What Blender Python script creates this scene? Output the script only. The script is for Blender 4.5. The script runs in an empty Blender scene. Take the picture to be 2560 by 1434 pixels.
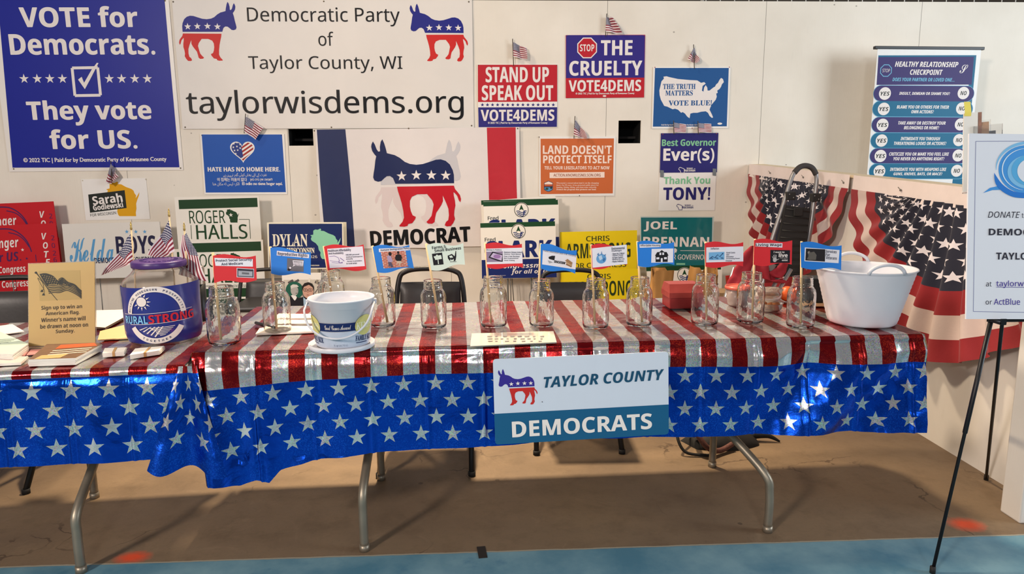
import bpy, bmesh, math, random, os
from mathutils import Vector, Matrix, noise
from mathutils.geometry import tessellate_polygon
random.seed(7)
sc = bpy.context.scene
COL = sc.collection

# ------------------------------------------------------------------ camera, light, exposure
F_PX, PITCH, YAW, ROLL, EYE = 1781.04, .16908, .04660, -.00698, 1.3306
def cam_axes():
    cy, sy, cp, sp = math.cos(YAW), math.sin(YAW), math.cos(PITCH), math.sin(PITCH)
    f = Vector((sy*cp, cy*cp, -sp)); r = Vector((cy, -sy, 0)); u = r.cross(f)
    c, s = math.cos(ROLL), math.sin(ROLL)
    return c*r+s*u, -s*r+c*u, f
CR, CU, CF = cam_axes()
cam = bpy.data.cameras.new('camera'); cam.sensor_width = 36; cam.lens = F_PX/2560*36; cam.clip_end = 60
camo = bpy.data.objects.new('camera', cam); COL.objects.link(camo)
camo.matrix_world = Matrix(((CR.x, CU.x, -CF.x, 0), (CR.y, CU.y, -CF.y, 0), (CR.z, CU.z, -CF.z, EYE), (0, 0, 0, 1)))
sc.camera = camo
sc.view_settings.view_transform = 'Standard'; sc.view_settings.look = 'None'
sc.view_settings.gamma = 1; sc.view_settings.use_curve_mapping = False
sc.view_settings.exposure = -0.3
world = bpy.data.worlds.new('hall_air'); sc.world = world; world.use_nodes = True
bg = world.node_tree.nodes['Background']
bg.inputs[0].default_value = (.92, .93, 1.0, 1); bg.inputs[1].default_value = .25
def area_lamp(name, loc, target, size, power, color, sy=None):
    l = bpy.data.lights.new(name, 'AREA'); l.energy = power; l.color = color
    l.shape = 'RECTANGLE'; l.size = size; l.size_y = sy or size
    o = bpy.data.objects.new(name, l); COL.objects.link(o); o.location = loc
    d = Vector(target)-Vector(loc); o.rotation_euler = d.to_track_quat('-Z', 'Y').to_euler()
    return o
# rows of warm hall lamps high over the booth and behind the visitor, cool daylight from the big doors at right
area_lamp('hall_lamp_over_booth', (-.3, 4.62, 4.9), (-.3, 3.1, 0), .35, 95, (1, .79, .54), .35).data.spread = math.radians(68)
area_lamp('partition_fill_lamp', (-2.8, 3.3, 4.9), (1.9, 3.0, .2), .5, 70, (1, .80, .58), .5).data.spread = math.radians(100)  # unseen fill lamp, added to brighten the right-hand partition
area_lamp('hall_lamp_left', (-4.4, -3.2, 3.6), (-1.6, 5.6, .8), .8, 450, (1, .86, .76))
area_lamp('hall_lamp_front', (.2, -4.6, 3.4), (.6, 5.6, .8), .8, 100, (.9, .96, 1))
area_lamp('door_daylight', (6.6, 1.2, 2.4), (1.6, 5.2, 1.2), 2.2, 260, (.82, .92, 1), 2.2)

# ------------------------------------------------------------------ geometry helpers
def ray(px, py):
    return CF+CR*((px-1280)/F_PX)-CU*((py-717)/F_PX)
EYEV = Vector((0, 0, EYE))
def at_plane(px, py, P0, N):
    d = ray(px, py); return EYEV+d*((Vector(P0)-EYEV).dot(N)/d.dot(N))
def at_y(px, py, y): return at_plane(px, py, (0, y, 0), Vector((0, 1, 0)))
def at_z(px, py, z): return at_plane(px, py, (0, 0, z), Vector((0, 0, 1)))
def at_x(px, py, x): return at_plane(px, py, (x, 0, 0), Vector((1, 0, 0)))
def lin(c):
    out = []
    for v in c[:3]:
        v = v/255; out.append(v/12.92 if v <= .04045 else ((v+.055)/1.055)**2.4)
    return (*out, 1)

class NT:
    """small node-tree writer"""
    def __init__(s, m):
        s.m = m; m.use_nodes = True; s.t = m.node_tree; s.b = s.t.nodes['Principled BSDF']
    def n(s, typ, **kw):
        nd = s.t.nodes.new(typ)
        for k, v in kw.items(): setattr(nd, k, v)
        return nd
    def link(s, a, b): s.t.links.new(a, b)
    def put(s, sock, v):
        if hasattr(v, 'is_output') or isinstance(v, bpy.types.NodeSocket): s.link(v, sock)
        else: sock.default_value = v
    def m_(s, op, a, b=None, c=None):
        nd = s.n('ShaderNodeMath', operation=op)
        s.put(nd.inputs[0], a)
        if b is not None: s.put(nd.inputs[1], b)
        if c is not None: s.put(nd.inputs[2], c)
        return nd.outputs[0]
    def mix(s, f, a, b):
        nd = s.n('ShaderNodeMix', data_type='RGBA'); s.put(nd.inputs[0], f); s.put(nd.inputs[6], a); s.put(nd.inputs[7], b)
        return nd.outputs[2]
    def noise(s, vec, scale, detail=3, rough=.55, dist=0):
        nd = s.n('ShaderNodeTexNoise'); nd.inputs['Scale'].default_value = scale; nd.inputs['Detail'].default_value = detail
        nd.inputs['Roughness'].default_value = rough; nd.inputs['Distortion'].default_value = dist
        if vec is not None: s.link(vec, nd.inputs['Vector'])
        return nd.outputs['Fac']
    def ramp(s, f, lo, hi):
        nd = s.n('ShaderNodeMapRange'); s.put(nd.inputs[0], f); nd.inputs[1].default_value = lo; nd.inputs[2].default_value = hi
        return nd.outputs[0]
    def coord(s, k='Object'): return s.n('ShaderNodeTexCoord').outputs[k]
    def sep(s, v):
        nd = s.n('ShaderNodeSeparateXYZ'); s.link(v, nd.inputs[0]); return nd.outputs
    def scale(s, v, sx, sy, sz):
        nd = s.n('ShaderNodeMapping'); s.link(v, nd.inputs[0]); nd.inputs['Scale'].default_value = (sx, sy, sz); return nd.outputs[0]
    def bump(s, h, strength, dist=.01):
        nd = s.n('ShaderNodeBump'); nd.inputs['Strength'].default_value = strength; nd.inputs['Distance'].default_value = dist
        s.link(h, nd.inputs['Height']); s.link(nd.outputs[0], s.b.inputs['Normal']); return nd
MATS = {}
def mat(name, rgb, rough=.5, metal=0, var=.05, vs=18, bump=0, bs=60, spec=.5, trans=0, ior=1.45, coat=0, sheen=0):
    if name in MATS: return MATS[name]
    m = bpy.data.materials.new(name); t = NT(m); b = t.b
    c = lin(rgb); co = t.coord()
    f = t.noise(co, vs, 3)
    lo = tuple(max(0, v*(1-var)) for v in c[:3])+(1,); hi = tuple(min(1, v*(1+var)) for v in c[:3])+(1,)
    t.put(b.inputs['Base Color'], t.mix(f, lo, hi))
    b.inputs['Roughness'].default_value = rough; b.inputs['Metallic'].default_value = metal
    b.inputs['Specular IOR Level'].default_value = spec; b.inputs['IOR'].default_value = ior
    b.inputs['Transmission Weight'].default_value = trans; b.inputs['Coat Weight'].default_value = coat
    b.inputs['Sheen Weight'].default_value = sheen
    if bump: t.bump(t.noise(co, bs, 3), bump, .004)
    MATS[name] = m; return m
def ink(r, g, b, rough=.45):            # a flat printing ink
    return mat('ink_%d_%d_%d' % (r, g, b), (r, g, b), rough, var=.03, vs=9, spec=.22)

class MB:
    """collects shapes into one mesh"""
    def __init__(s): s.v = []; s.f = []; s.m = []; s.sm = []; s.uv = {}; s.mats = []
    def mi(s, m):
        if m not in s.mats: s.mats.append(m)
        return s.mats.index(m)
    def add(s, vs, fs, m, smooth=False, uvs=None):
        o = len(s.v); k = s.mi(m); s.v.extend([Vector(p) for p in vs])
        for f in fs:
            s.f.append([o+i for i in f]); s.m.append(k); s.sm.append(smooth)
        if uvs:
            for i, w in enumerate(uvs): s.uv[o+i] = w
    def box(s, c, d, m, rot=None, bev=0):
        x, y, z = d[0]/2, d[1]/2, d[2]/2
        if bev:
            bm = bmesh.new(); bmesh.ops.create_cube(bm, size=1)
            for w in bm.verts: w.co = Vector((w.co.x*d[0], w.co.y*d[1], w.co.z*d[2]))
            bmesh.ops.bevel(bm, geom=bm.edges[:], offset=bev, segments=2, affect='EDGES', profile=.6)
            vs = [w.co.copy() for w in bm.verts]; bm.verts.index_update(); fs = [[w.index for w in f.verts] for f in bm.faces]; bm.free()
        else:
            vs = [Vector((a*x, b*y, e*z)) for a in (-1, 1) for b in (-1, 1) for e in (-1, 1)]
            fs = [(0, 1, 3, 2), (4, 6, 7, 5), (0, 4, 5, 1), (2, 3, 7, 6), (0, 2, 6, 4), (1, 5, 7, 3)]
        if rot: vs = [rot @ w for w in vs]
        s.add([w+Vector(c) for w in vs], fs, m)
    def tube(s, path, r, m, seg=10, caps=True, smooth=True):
        P = [Vector(p) for p in path]; n = len(P); rr = r if isinstance(r, (list, tuple)) else [r]*n
        vs = []; up = None
        for i in range(n):
            t = (P[min(i+1, n-1)]-P[max(i-1, 0)]).normalized()
            if up is None: up = t.orthogonal().normalized()
            else:
                up = up-t*up.dot(t)
                up = up.normalized() if up.length > 1e-6 else t.orthogonal().normalized()
            w = t.cross(up)
            for k in range(seg):
                a = 2*math.pi*k/seg; vs.append(P[i]+(up*math.cos(a)+w*math.sin(a))*rr[i])
        fs = []
        for i in range(n-1):
            for k in range(seg):
                a = i*seg+k; b = i*seg+(k+1) % seg; fs.append((a, b, b+seg, a+seg))
        if caps: fs.append(list(range(seg))[::-1]); fs.append([(n-1)*seg+k for k in range(seg)])
        s.add(vs, fs, m, smooth)
    def lathe(s, prof, m, seg=32, c=(0, 0, 0), smooth=True, close=False, mfun=None):
        n = len(prof); c = Vector(c); vs = [c+Vector((r*math.cos(2*math.pi*k/seg), r*math.sin(2*math.pi*k/seg), z)) for r, z in prof for k in range(seg)]
        for i in range(n if close else n-1):
            j = (i+1) % n
            fs = [(i*seg+k, i*seg+(k+1) % seg, j*seg+(k+1) % seg, j*seg+k) for k in range(seg)]
            if i == 0: o = len(s.v); s.add(vs, [], m)
            kk = s.mi(mfun(i) if mfun else m)
            for f in fs: s.f.append([o+q for q in f]); s.m.append(kk); s.sm.append(smooth)
    def grid(s, fn, nu, nv, m, smooth=True, uvf=None):
        vs = []; us = []
        for j in range(nv+1):
            for i in range(nu+1):
                a, b = i/nu, j/nv; vs.append(Vector(fn(a, b)))
                if uvf: us.append(uvf(a, b))
        fs = [(j*(nu+1)+i, j*(nu+1)+i+1, (j+1)*(nu+1)+i+1, (j+1)*(nu+1)+i) for j in range(nv) for i in range(nu)]
        s.add(vs, fs, m, smooth, us or None)
    def ball(s, c, r, m, seg=10, rings=6):
        R = r if isinstance(r, (tuple, list)) else (r, r, r)
        vs = []; fs = []
        for j in range(rings+1):
            t = math.pi*j/rings
            for k in range(seg):
                a = 2*math.pi*k/seg
                vs.append(Vector(c)+Vector((R[0]*math.sin(t)*math.cos(a), R[1]*math.sin(t)*math.sin(a), R[2]*math.cos(t))))
        for j in range(rings):
            for k in range(seg): fs.append((j*seg+k, (j+1)*seg+k, (j+1)*seg+(k+1) % seg, j*seg+(k+1) % seg))
        s.add(vs, fs, m, True)
    def build(s, name, parent=None, mw=None, merge=False):
        me = bpy.data.meshes.new(name); me.from_pydata([tuple(p) for p in s.v], [], s.f)
        for m in s.mats: me.materials.append(m)
        me.polygons.foreach_set('material_index', s.m); me.polygons.foreach_set('use_smooth', s.sm)
        if s.uv:
            ul = me.uv_layers.new(name='UVMap')
            for lp in me.loops: ul.data[lp.index].uv = s.uv.get(lp.vertex_index, (0, 0))
        if merge:
            bm = bmesh.new(); bm.from_mesh(me); bmesh.ops.remove_doubles(bm, verts=bm.verts[:], dist=1e-5)
            bmesh.ops.recalc_face_normals(bm, faces=bm.faces[:]); bm.to_mesh(me); bm.free()
        me.update(); o = bpy.data.objects.new(name, me); COL.objects.link(o)
        if parent: o.parent = parent
        if mw is not None: o.matrix_world = mw
        return o
def tag(o, label, cat, group=None):
    o['label'] = label; o['category'] = cat
    if group: o['group'] = group
    return o
def empty(name, loc=(0, 0, 0), rz=0, mw=None):
    o = bpy.data.objects.new(name, None); COL.objects.link(o); o.empty_display_size = .05
    if mw is not None: o.matrix_world = mw
    else: o.location = loc; o.rotation_euler = (0, 0, rz)
    return o
def structure(o): o['kind'] = 'structure'; return o
def frame(o, u, v):                   # matrix with x = u, z = v, y = into the surface
    u = u.normalized(); v = (v-u*v.dot(u)).normalized(); y = v.cross(u)
    return Matrix(((u.x, y.x, v.x, o.x), (u.y, y.y, v.y, o.y), (u.z, y.z, v.z, o.z), (0, 0, 0, 1)))
def bez(pts, n=8):                    # smooth polyline through points (Catmull-Rom)
    P = [Vector(p) for p in pts]; out = []
    for i in range(len(P)-1):
        a, b, c, d = P[max(i-1, 0)], P[i], P[i+1], P[min(i+2, len(P)-1)]
        for k in range(n):
            t = k/n; out.append(.5*((2*b)+(c-a)*t+(2*a-5*b+4*c-d)*t*t+(3*b-a-3*c+d)*t**3))
    out.append(P[-1]); return out

# ------------------------------------------------------------------ lettering
def load_font(fn):
    for k in ('LOCAL', 'SYSTEM'):
        try:
            p = os.path.join(bpy.utils.resource_path(k), 'datafiles', 'fonts', fn)
            if os.path.exists(p): return bpy.data.fonts.load(p)
        except Exception: pass
    return None
FM = load_font('NotoSansMath-Regular.woff2')
FONTS = {'cjk': load_font('Noto Sans CJK Regular.woff2'), 'heb': load_font('NotoSansHebrew-Regular.woff2'), 'ara': load_font('NotoSansArabic-VariableFont_wdth,wght.woff2')}
MAPS = {'b': (0x1D5D4, 0x1D5EE, 0x1D7EC), 'i': (0x1D608, 0x1D622, 0), 'bi': (0x1D63C, 0x1D656, 0), 's': (0x1D400, 0x1D41A, 0x1D7CE), 'si': (0x1D434, 0x1D44E, 0), 'sc': (0x1D4D0, 0x1D4EA, 0)}
def styled(t, st):
    if not FM or st not in MAPS: return t
    A, a, d = MAPS[st]; o = ''
    for c in t:
        if 'A' <= c <= 'Z': o += chr(A+ord(c)-65)
        elif 'a' <= c <= 'z': o += '\u210e' if (st == 'si' and c == 'h') else chr(a+ord(c)-97)
        elif '0' <= c <= '9' and d: o += chr(d+ord(c)-48)
        else: o += c
    return o
TC = {}
def text_mesh(t, st, res=3, sp=1.0):
    k = (t, st, res, sp)
    if k in TC: return TC[k]
    c = bpy.data.curves.new('t', 'FONT'); c.body = styled(t, st); c.resolution_u = res; c.space_character = sp
    f = FONTS.get(st) or FM
    if f and st != 'latin': c.font = f
    o = bpy.data.objects.new('t', c); me = bpy.data.meshes.new_from_object(o)
    vs = [(v.co.x, v.co.y) for v in me.vertices]; fs = []
    for p in me.polygons:
        q = list(p.vertices)
        ar = sum(vs[q[i]][0]*vs[q[(i+1) % len(q)]][1]-vs[q[(i+1) % len(q)]][0]*vs[q[i]][1] for i in range(len(q)))
        fs.append(q if ar > 0 else q[::-1])
    bpy.data.objects.remove(o); bpy.data.curves.remove(c); bpy.data.meshes.remove(me)
    xs = [v[0] for v in vs]; ys = [v[1] for v in vs]; x0, x1, y0, y1 = min(xs), max(xs), min(ys), max(ys)
    vs = [((x-x0)/max(x1-x0, 1e-6)-.5, (y-y0)/max(y1-y0, 1e-6)-.5) for x, y in vs]
    TC[k] = (vs, fs); return TC[k]
def star_pts(cx, cy, r, rot=0, inner=.4):
    return [(cx+(r if i % 2 == 0 else r*inner)*math.sin(rot+math.pi*i/5), cy-(r if i % 2 == 0 else r*inner)*math.cos(rot+math.pi*i/5)) for i in range(10)]
def circ_pts(cx, cy, rx, ry=None, n=28, a0=0, a1=2*math.pi):
    ry = ry or rx; full = abs(a1-a0-2*math.pi) < 1e-6
    return [(cx+rx*math.cos(a0+(a1-a0)*i/(n if full else n-1)), cy+ry*math.sin(a0+(a1-a0)*i/(n if full else n-1))) for i in range(n)]
def clip(poly, a, b, c):              # keep a*x+b*y+c >= 0
    out = []
    for i in range(len(poly)):
        p, q = poly[i], poly[(i+1) % len(poly)]; fp = a*p[0]+b*p[1]+c; fq = a*q[0]+b*q[1]+c
        if fp >= 0: out.append(p)
        if fp*fq < 0: t = fp/(fp-fq); out.append((p[0]+(q[0]-p[0])*t, p[1]+(q[1]-p[1])*t))
    return out
def stroke(pts, w):                   # ribbon polygon along a polyline
    L = []; R = []
    n = len(pts)
    for i in range(n):
        a = pts[max(i-1, 0)]; b = pts[min(i+1, n-1)]; dx, dy = b[0]-a[0], b[1]-a[1]; l = math.hypot(dx, dy) or 1
        ww = w[i] if isinstance(w, (list, tuple)) else w
        L.append((pts[i][0]-dy/l*ww/2, pts[i][1]+dx/l*ww/2)); R.append((pts[i][0]+dy/l*ww/2, pts[i][1]-dx/l*ww/2))
    return L+R[::-1]
DK_UP = [(440,78),(431,95),(428,110),(433,135),(445,155),(456,168),(449,195),(442,240),(435,272),(431,297),(438,316),(460,324),(480,320),(500,302),(515,291),(535,290),(553,303),(566,338),(928,341),(928,290),(922,260),(905,225),(880,203),(850,193),(820,195),(780,208),(740,220),(700,224),(660,218),(630,205),(600,180),(570,163),(540,155),(522,150),(517,125),(508,90),(498,66),(488,80),(481,110),(481,138),(470,140),(460,125),(450,95)]
DK_LO = [(575,356),(926,356),(933,378),(947,395),(962,415),(968,440),(964,460),(955,450),(945,420),(930,402),(922,396),(924,420),(930,450),(932,480),(925,510),(922,540),(927,565),(915,590),(900,608),(875,610),(862,602),(870,582),(885,570),(890,540),(888,500),(878,470),(868,445),(855,415),(856,450),(845,475),(828,500),(812,522),(805,550),(800,580),(785,590),(760,588),(750,578),(768,560),(783,540),(790,510),(798,470),(790,445),(775,425),(760,405),(700,405),(665,420),(652,445),(650,480),(655,510),(665,535),(685,545),(680,560),(660,585),(635,590),(630,602),(610,607),(580,605),(580,598),(600,575),(610,550),(608,510),(600,460),(590,420),(580,385)]
WI = [(.10,.80),(.10,.93),(.16,.97),(.25,.96),(.33,1),(.36,.97),(.34,.93),(.45,.92),(.60,.84),(.75,.79),(.82,.74),(.85,.66),(.90,.60),(.885,.52),(.93,.58),(1,.70),(.985,.60),(.93,.46),(.90,.36),(.91,.22),(.89,.10),(.90,0),(.40,0),(.36,.04),(.33,.13),(.34,.22),(.28,.30),(.26,.42),(.18,.52),(.05,.60),(.02,.66),(.05,.74),(0,.78)]

class Sign:
    """a printed sheet or board; everything on it is given in photo pixels and lands on its own plane in metres"""
    def __init__(s, name, label, quad, plane, face, thick=.004, cat='sign', group=None, surf=None, maxlen=0, back=None, outline=None, edge=None):
        s.P0, s.N = Vector(plane[0]), Vector(plane[1]).normalized()
        c = [at_plane(x, y, s.P0, s.N) for x, y in quad]
        tl, tr, br, bl = c
        u = (tr-tl)+(br-bl); u.normalize(); v = s.N.cross(u)
        if v.z < 0: v = -v
        ctr = (tl+tr+br+bl)/4
        w = ((tr-tl).dot(u)+(br-bl).dot(u))/2; h = ((tl-bl).dot(v)+(tr-br).dot(v))/2
        s.mw = frame(ctr-v*h/2, u, v); s.inv = s.mw.inverted(); s.w, s.h = w, h
        s.thick, s.surf, s.maxlen = thick, surf, maxlen; s.parts = {}
        s.k = w/(math.dist(quad[0], quad[1])/2+math.dist(quad[2], quad[3])/2)
        mb = MB(); back = back or face
        if outline: pts = [s.L(*p) for p in outline]
        else: pts = [(-w/2, 0), (w/2, 0), (w/2, h), (-w/2, h)]
        if surf:
            n1, n2 = max(2, int(w/.03)), max(2, int(h/.03))
            mb.grid(lambda a, b: s.S((a-.5)*w, b*h, 0), n1, n2, face)
            mb.grid(lambda a, b: Vector(s.S((a-.5)*w, b*h, 0))+Vector((0, .0012, 0)), n1, n2, back)
        else:
            n = len(pts); tris = tessellate_polygon([[Vector((x, y, 0)) for x, y in pts]])
            mb.add([(x, -thick, y) for x, y in pts], [t for t in tris], face)
            mb.add([(x, 0, y) for x, y in pts], [t[::-1] for t in tris], back)
            for i in range(n):
                j = (i+1) % n; a, b = pts[i], pts[j]
                mb.add([(a[0], -thick, a[1]), (b[0], -thick, b[1]), (b[0], 0, b[1]), (a[0], 0, a[1])], [(0, 1, 2, 3)], edge or back)
        s.o = mb.build(name, mw=s.mw)
        if label: tag(s.o, label, cat, group)
    def L(s, px, py):
        p = s.inv @ at_plane(px, py, s.P0, s.N); return (p.x, p.z)
    def S(s, x, z, lay):
        d = s.surf(x, z) if s.surf else 0
        return (x, d-s.thick-lay*(.0007 if s.surf else .0004), z)
    def put(s, vs, fs, m, part, lay):
        mb = s.parts.setdefault(part, MB())
        if s.maxlen:
            bm = bmesh.new(); bv = [bm.verts.new((x, y, 0)) for x, y in vs]
            for f in fs:
                try: bm.faces.new([bv[i] for i in f])
                except ValueError: pass
            bmesh.ops.triangulate(bm, faces=bm.faces[:])
            for _ in range(7):
                e = [q for q in bm.edges if q.calc_length() > s.maxlen]
                if not e: break
                bmesh.ops.subdivide_edges(bm, edges=e, cuts=1, use_grid_fill=False); bmesh.ops.triangulate(bm, faces=bm.faces[:])
            bm.verts.index_update(); vs = [(q.co.x, q.co.y) for q in bm.verts]; fs = [[q.index for q in f.verts] for f in bm.faces]; bm.free()
        s.cnt = getattr(s, 'cnt', 0)+1; lay += (s.cnt % 40)*.02
        mb.add([s.S(x, y, lay) for x, y in vs], fs, m)
    def lpoly(s, pts, m, part='print', lay=1):
        tris = tessellate_polygon([[Vector((x, y, 0)) for x, y in pts]]); s.put(pts, [list(t) for t in tris], m, part, lay)
    def poly(s, pts, m, part='print', lay=1): s.lpoly([s.L(*p) for p in pts], m, part, lay)
    def rect(s, x0, y0, x1, y1, m, part='print', lay=1):   # axis-aligned on the sheet
        cx, cy = s.L((x0+x1)/2, (y0+y1)/2); a = s.L(x0, (y0+y1)/2); b = s.L(x1, (y0+y1)/2); c = s.L((x0+x1)/2, y0); d = s.L((x0+x1)/2, y1)
        w, h = abs(b[0]-a[0])/2, abs(c[1]-d[1])/2
        s.lpoly([(cx-w, cy-h), (cx+w, cy-h), (cx+w, cy+h), (cx-w, cy+h)], m, part, lay)
    def local(s, cx, cy, fn, m, part='print', lay=1):      # polygon in pixels about a centre, laid along the sheet's own axes
        c = s.L(cx, cy); s.lpoly([(c[0]+x*s.k, c[1]-y*s.k) for x, y in fn], m, part, lay)
    def star(s, cx, cy, r, m, part='print', lay=2, inner=.4): s.local(cx, cy, star_pts(0, 0, r, 0, inner), m, part, lay)
    def disc(s, cx, cy, r, m, part='print', lay=2, ry=None, n=28): s.local(cx, cy, circ_pts(0, 0, r, ry, n), m, part, lay)
    def text(s, t, x0, y0, x1, y1, m, st='r', fat=0, lay=3, part='lettering', rot=0, shear=0, sp=1.0, res=3):
        s.tn = getattr(s, 'tn', 0)+1
        if part in ('lettering', 'caption'): part += '#%d' % s.tn
        vs, fs = text_mesh(t, st, res, sp); cx, cy = (x0+x1)/2, (y0+y1)/2; c = s.L(cx, cy)
        a, b = s.L(x0, cy), s.L(x1, cy); d, e = s.L(cx, y0), s.L(cx, y1)
        w, h = math.dist(a, b), math.dist(d, e); q = fat*h; ca, sa = math.cos(math.radians(rot)), math.sin(math.radians(rot))
        for dx, dy in ([(0, 0)] if not fat else [(-q, 0), (q, 0), (0, q*.5), (0, -q*.5)]):
            P = [(x*(w-2*q)+y*h*shear+dx, y*h+dy) for x, y in vs]
            s.put([(c[0]+x*ca-y*sa, c[1]+x*sa+y*ca) for x, y in P], fs, m, part, lay)
    def donkey(s, x0, y0, x1, y1, flip, up, lo, white, lay=1, part='donkey_emblem', stars=True, split=0):
        def T(p):
            a = (p[0]-428)/540; b = (610-p[1])/544
            if flip: a = 1-a
            return (lx+a*(rx-lx), by+b*(ty-by))
        xm, ym = (x0+x1)/2, (y0+y1)/2
        lx = s.L(x0, ym)[0]; rx = s.L(x1, ym)[0]; ty = s.L(xm, y0)[1]; by = s.L(xm, y1)[1]
        p1, p2 = (part, part) if not stars else ('donkey_body', 'donkey_legs')
        p1 += '#%d' % x0; p2 += '#%da' % x0
        if up: s.lpoly([T(p) for p in DK_UP], up, p1, lay)
        if lo: s.lpoly([T(p) for p in DK_LO], lo, p2, lay)
        if stars:
            for cx, cy in ((607, 292), (698, 288), (790, 290), (878, 293)):
                s.lpoly([T(p) for p in star_pts(cx, cy, 33)], white, p1, lay+1)
    def wi(s, x0, y0, x1, y1, m, part='state_outline', lay=1, rot=0):
        s.poly([(x0+a*(x1-x0), y1-b*(y1-y0)) for a, b in WI], m, part, lay)
    def pin(s, *pts, r=.006, m=None, part='pin'):
        m = m or mat('dull_screw', (120, 108, 90), .4, .8)
        for p in pts:
            c = s.L(*p); mb = MB(); y = s.S(c[0], c[1], 0)[1]
            mb.ball((c[0], y-.0008, c[1]), (r, .003, r), m, 8, 4); mb.build(part, s.o)
    def legs(s, xs, zbot, m=None):                         # wire stakes that carry a yard sign to the floor
        m = m or mat('stake_wire', (120, 118, 112), .4, .7)
        for x in xs:
            a = s.mw @ Vector((x*s.w/2, .004, .10)); b = s.mw @ Vector((x*s.w/2, .004, 0))
            d = (b-a).normalized(); e = b+d*((b.z-zbot)/max(-d.z, .2))
            mb = MB(); mb.tube([s.inv @ a, s.inv @ e], .0035, m, 6); mb.build('wire_stake', s.o)
    def done(s):
        for k, mb in s.parts.items(): mb.build(k.split('#')[0], s.o)
        return s
WALL_Y = 5.616
def wall_plane(off=0): return ((0, WALL_Y-off, 0), (0, -1, 0))
def lean_plane(y0, deg):               # leans back: bottom (z = 0) stands at y0
    t = math.radians(deg); return ((0, y0, 0), (0, -math.cos(t), math.sin(t)))
WHITE = ink(240, 236, 230); BLACK = ink(12, 12, 14); NAVY = ink(24, 34, 78); ROYAL = ink(24, 40, 146); RED = ink(204, 34, 34)
# ------------------------------------------------------------------ the setting
def wall_mat(name, rgb, seams=True):
    m = bpy.data.materials.new(name); t = NT(m); co = t.coord(); x, y, z = t.sep(co)
    g = t.noise(t.scale(co, 3, 3, .35), 14, 5, .6); g2 = t.noise(co, 2.2, 4)
    c = lin(rgb)
    base = t.mix(t.ramp(g2, .3, .75), (c[0]*.93, c[1]*.92, c[2]*.9, 1), (min(1, c[0]*1.04), min(1, c[1]*1.04), min(1, c[2]*1.04), 1))
    base = t.mix(t.m_('MULTIPLY', t.ramp(g, .62, .8), .10), base, (.45, .40, .34, 1))
    # nail holes, scuffs and small dark marks in the paint
    vo = t.n('ShaderNodeTexVoronoi'); vo.inputs['Scale'].default_value = 6.5; t.link(t.scale(co, 1, 1, 1.3), vo.inputs['Vector'])
    dot = t.m_('LESS_THAN', vo.outputs['Distance'], .05)
    rar = t.m_('GREATER_THAN', t.sep(vo.outputs['Color'])[0], .78)
    base = t.mix(t.m_('MULTIPLY', t.m_('MULTIPLY', dot, rar), .6), base, (.16, .13, .11, 1))
    sc1 = t.ramp(t.noise(t.scale(co, 1, 1, 4), 9, 6, .75), .70, .80)
    base = t.mix(t.m_('MULTIPLY', sc1, .35), base, (.35, .30, .25, 1))
    h = g
    if seams:
        wob = t.m_('MULTIPLY', t.m_('SUBTRACT', t.noise(co, 5), .5), .006)
        fr = t.m_('FRACT', t.m_('DIVIDE', t.m_('ADD', t.m_('ADD', x, wob), 12.2-1.0), 1.22))
        d = t.m_('ABSOLUTE', t.m_('SUBTRACT', fr, .5))
        line = t.m_('GREATER_THAN', d, .4984)
        base = t.mix(t.m_('MULTIPLY', line, .75), base, (.14, .12, .10, 1))
    t.put(t.b.inputs['Base Color'], base); t.b.inputs['Roughness'].default_value = .55; t.b.inputs['Specular IOR Level'].default_value = .3
    t.bump(h, .25, .004)
    return m
PAINT = wall_mat('painted_plywood', (236, 228, 214))
PAINT2 = wall_mat('painted_partition', (230, 226, 220), False)
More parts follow.
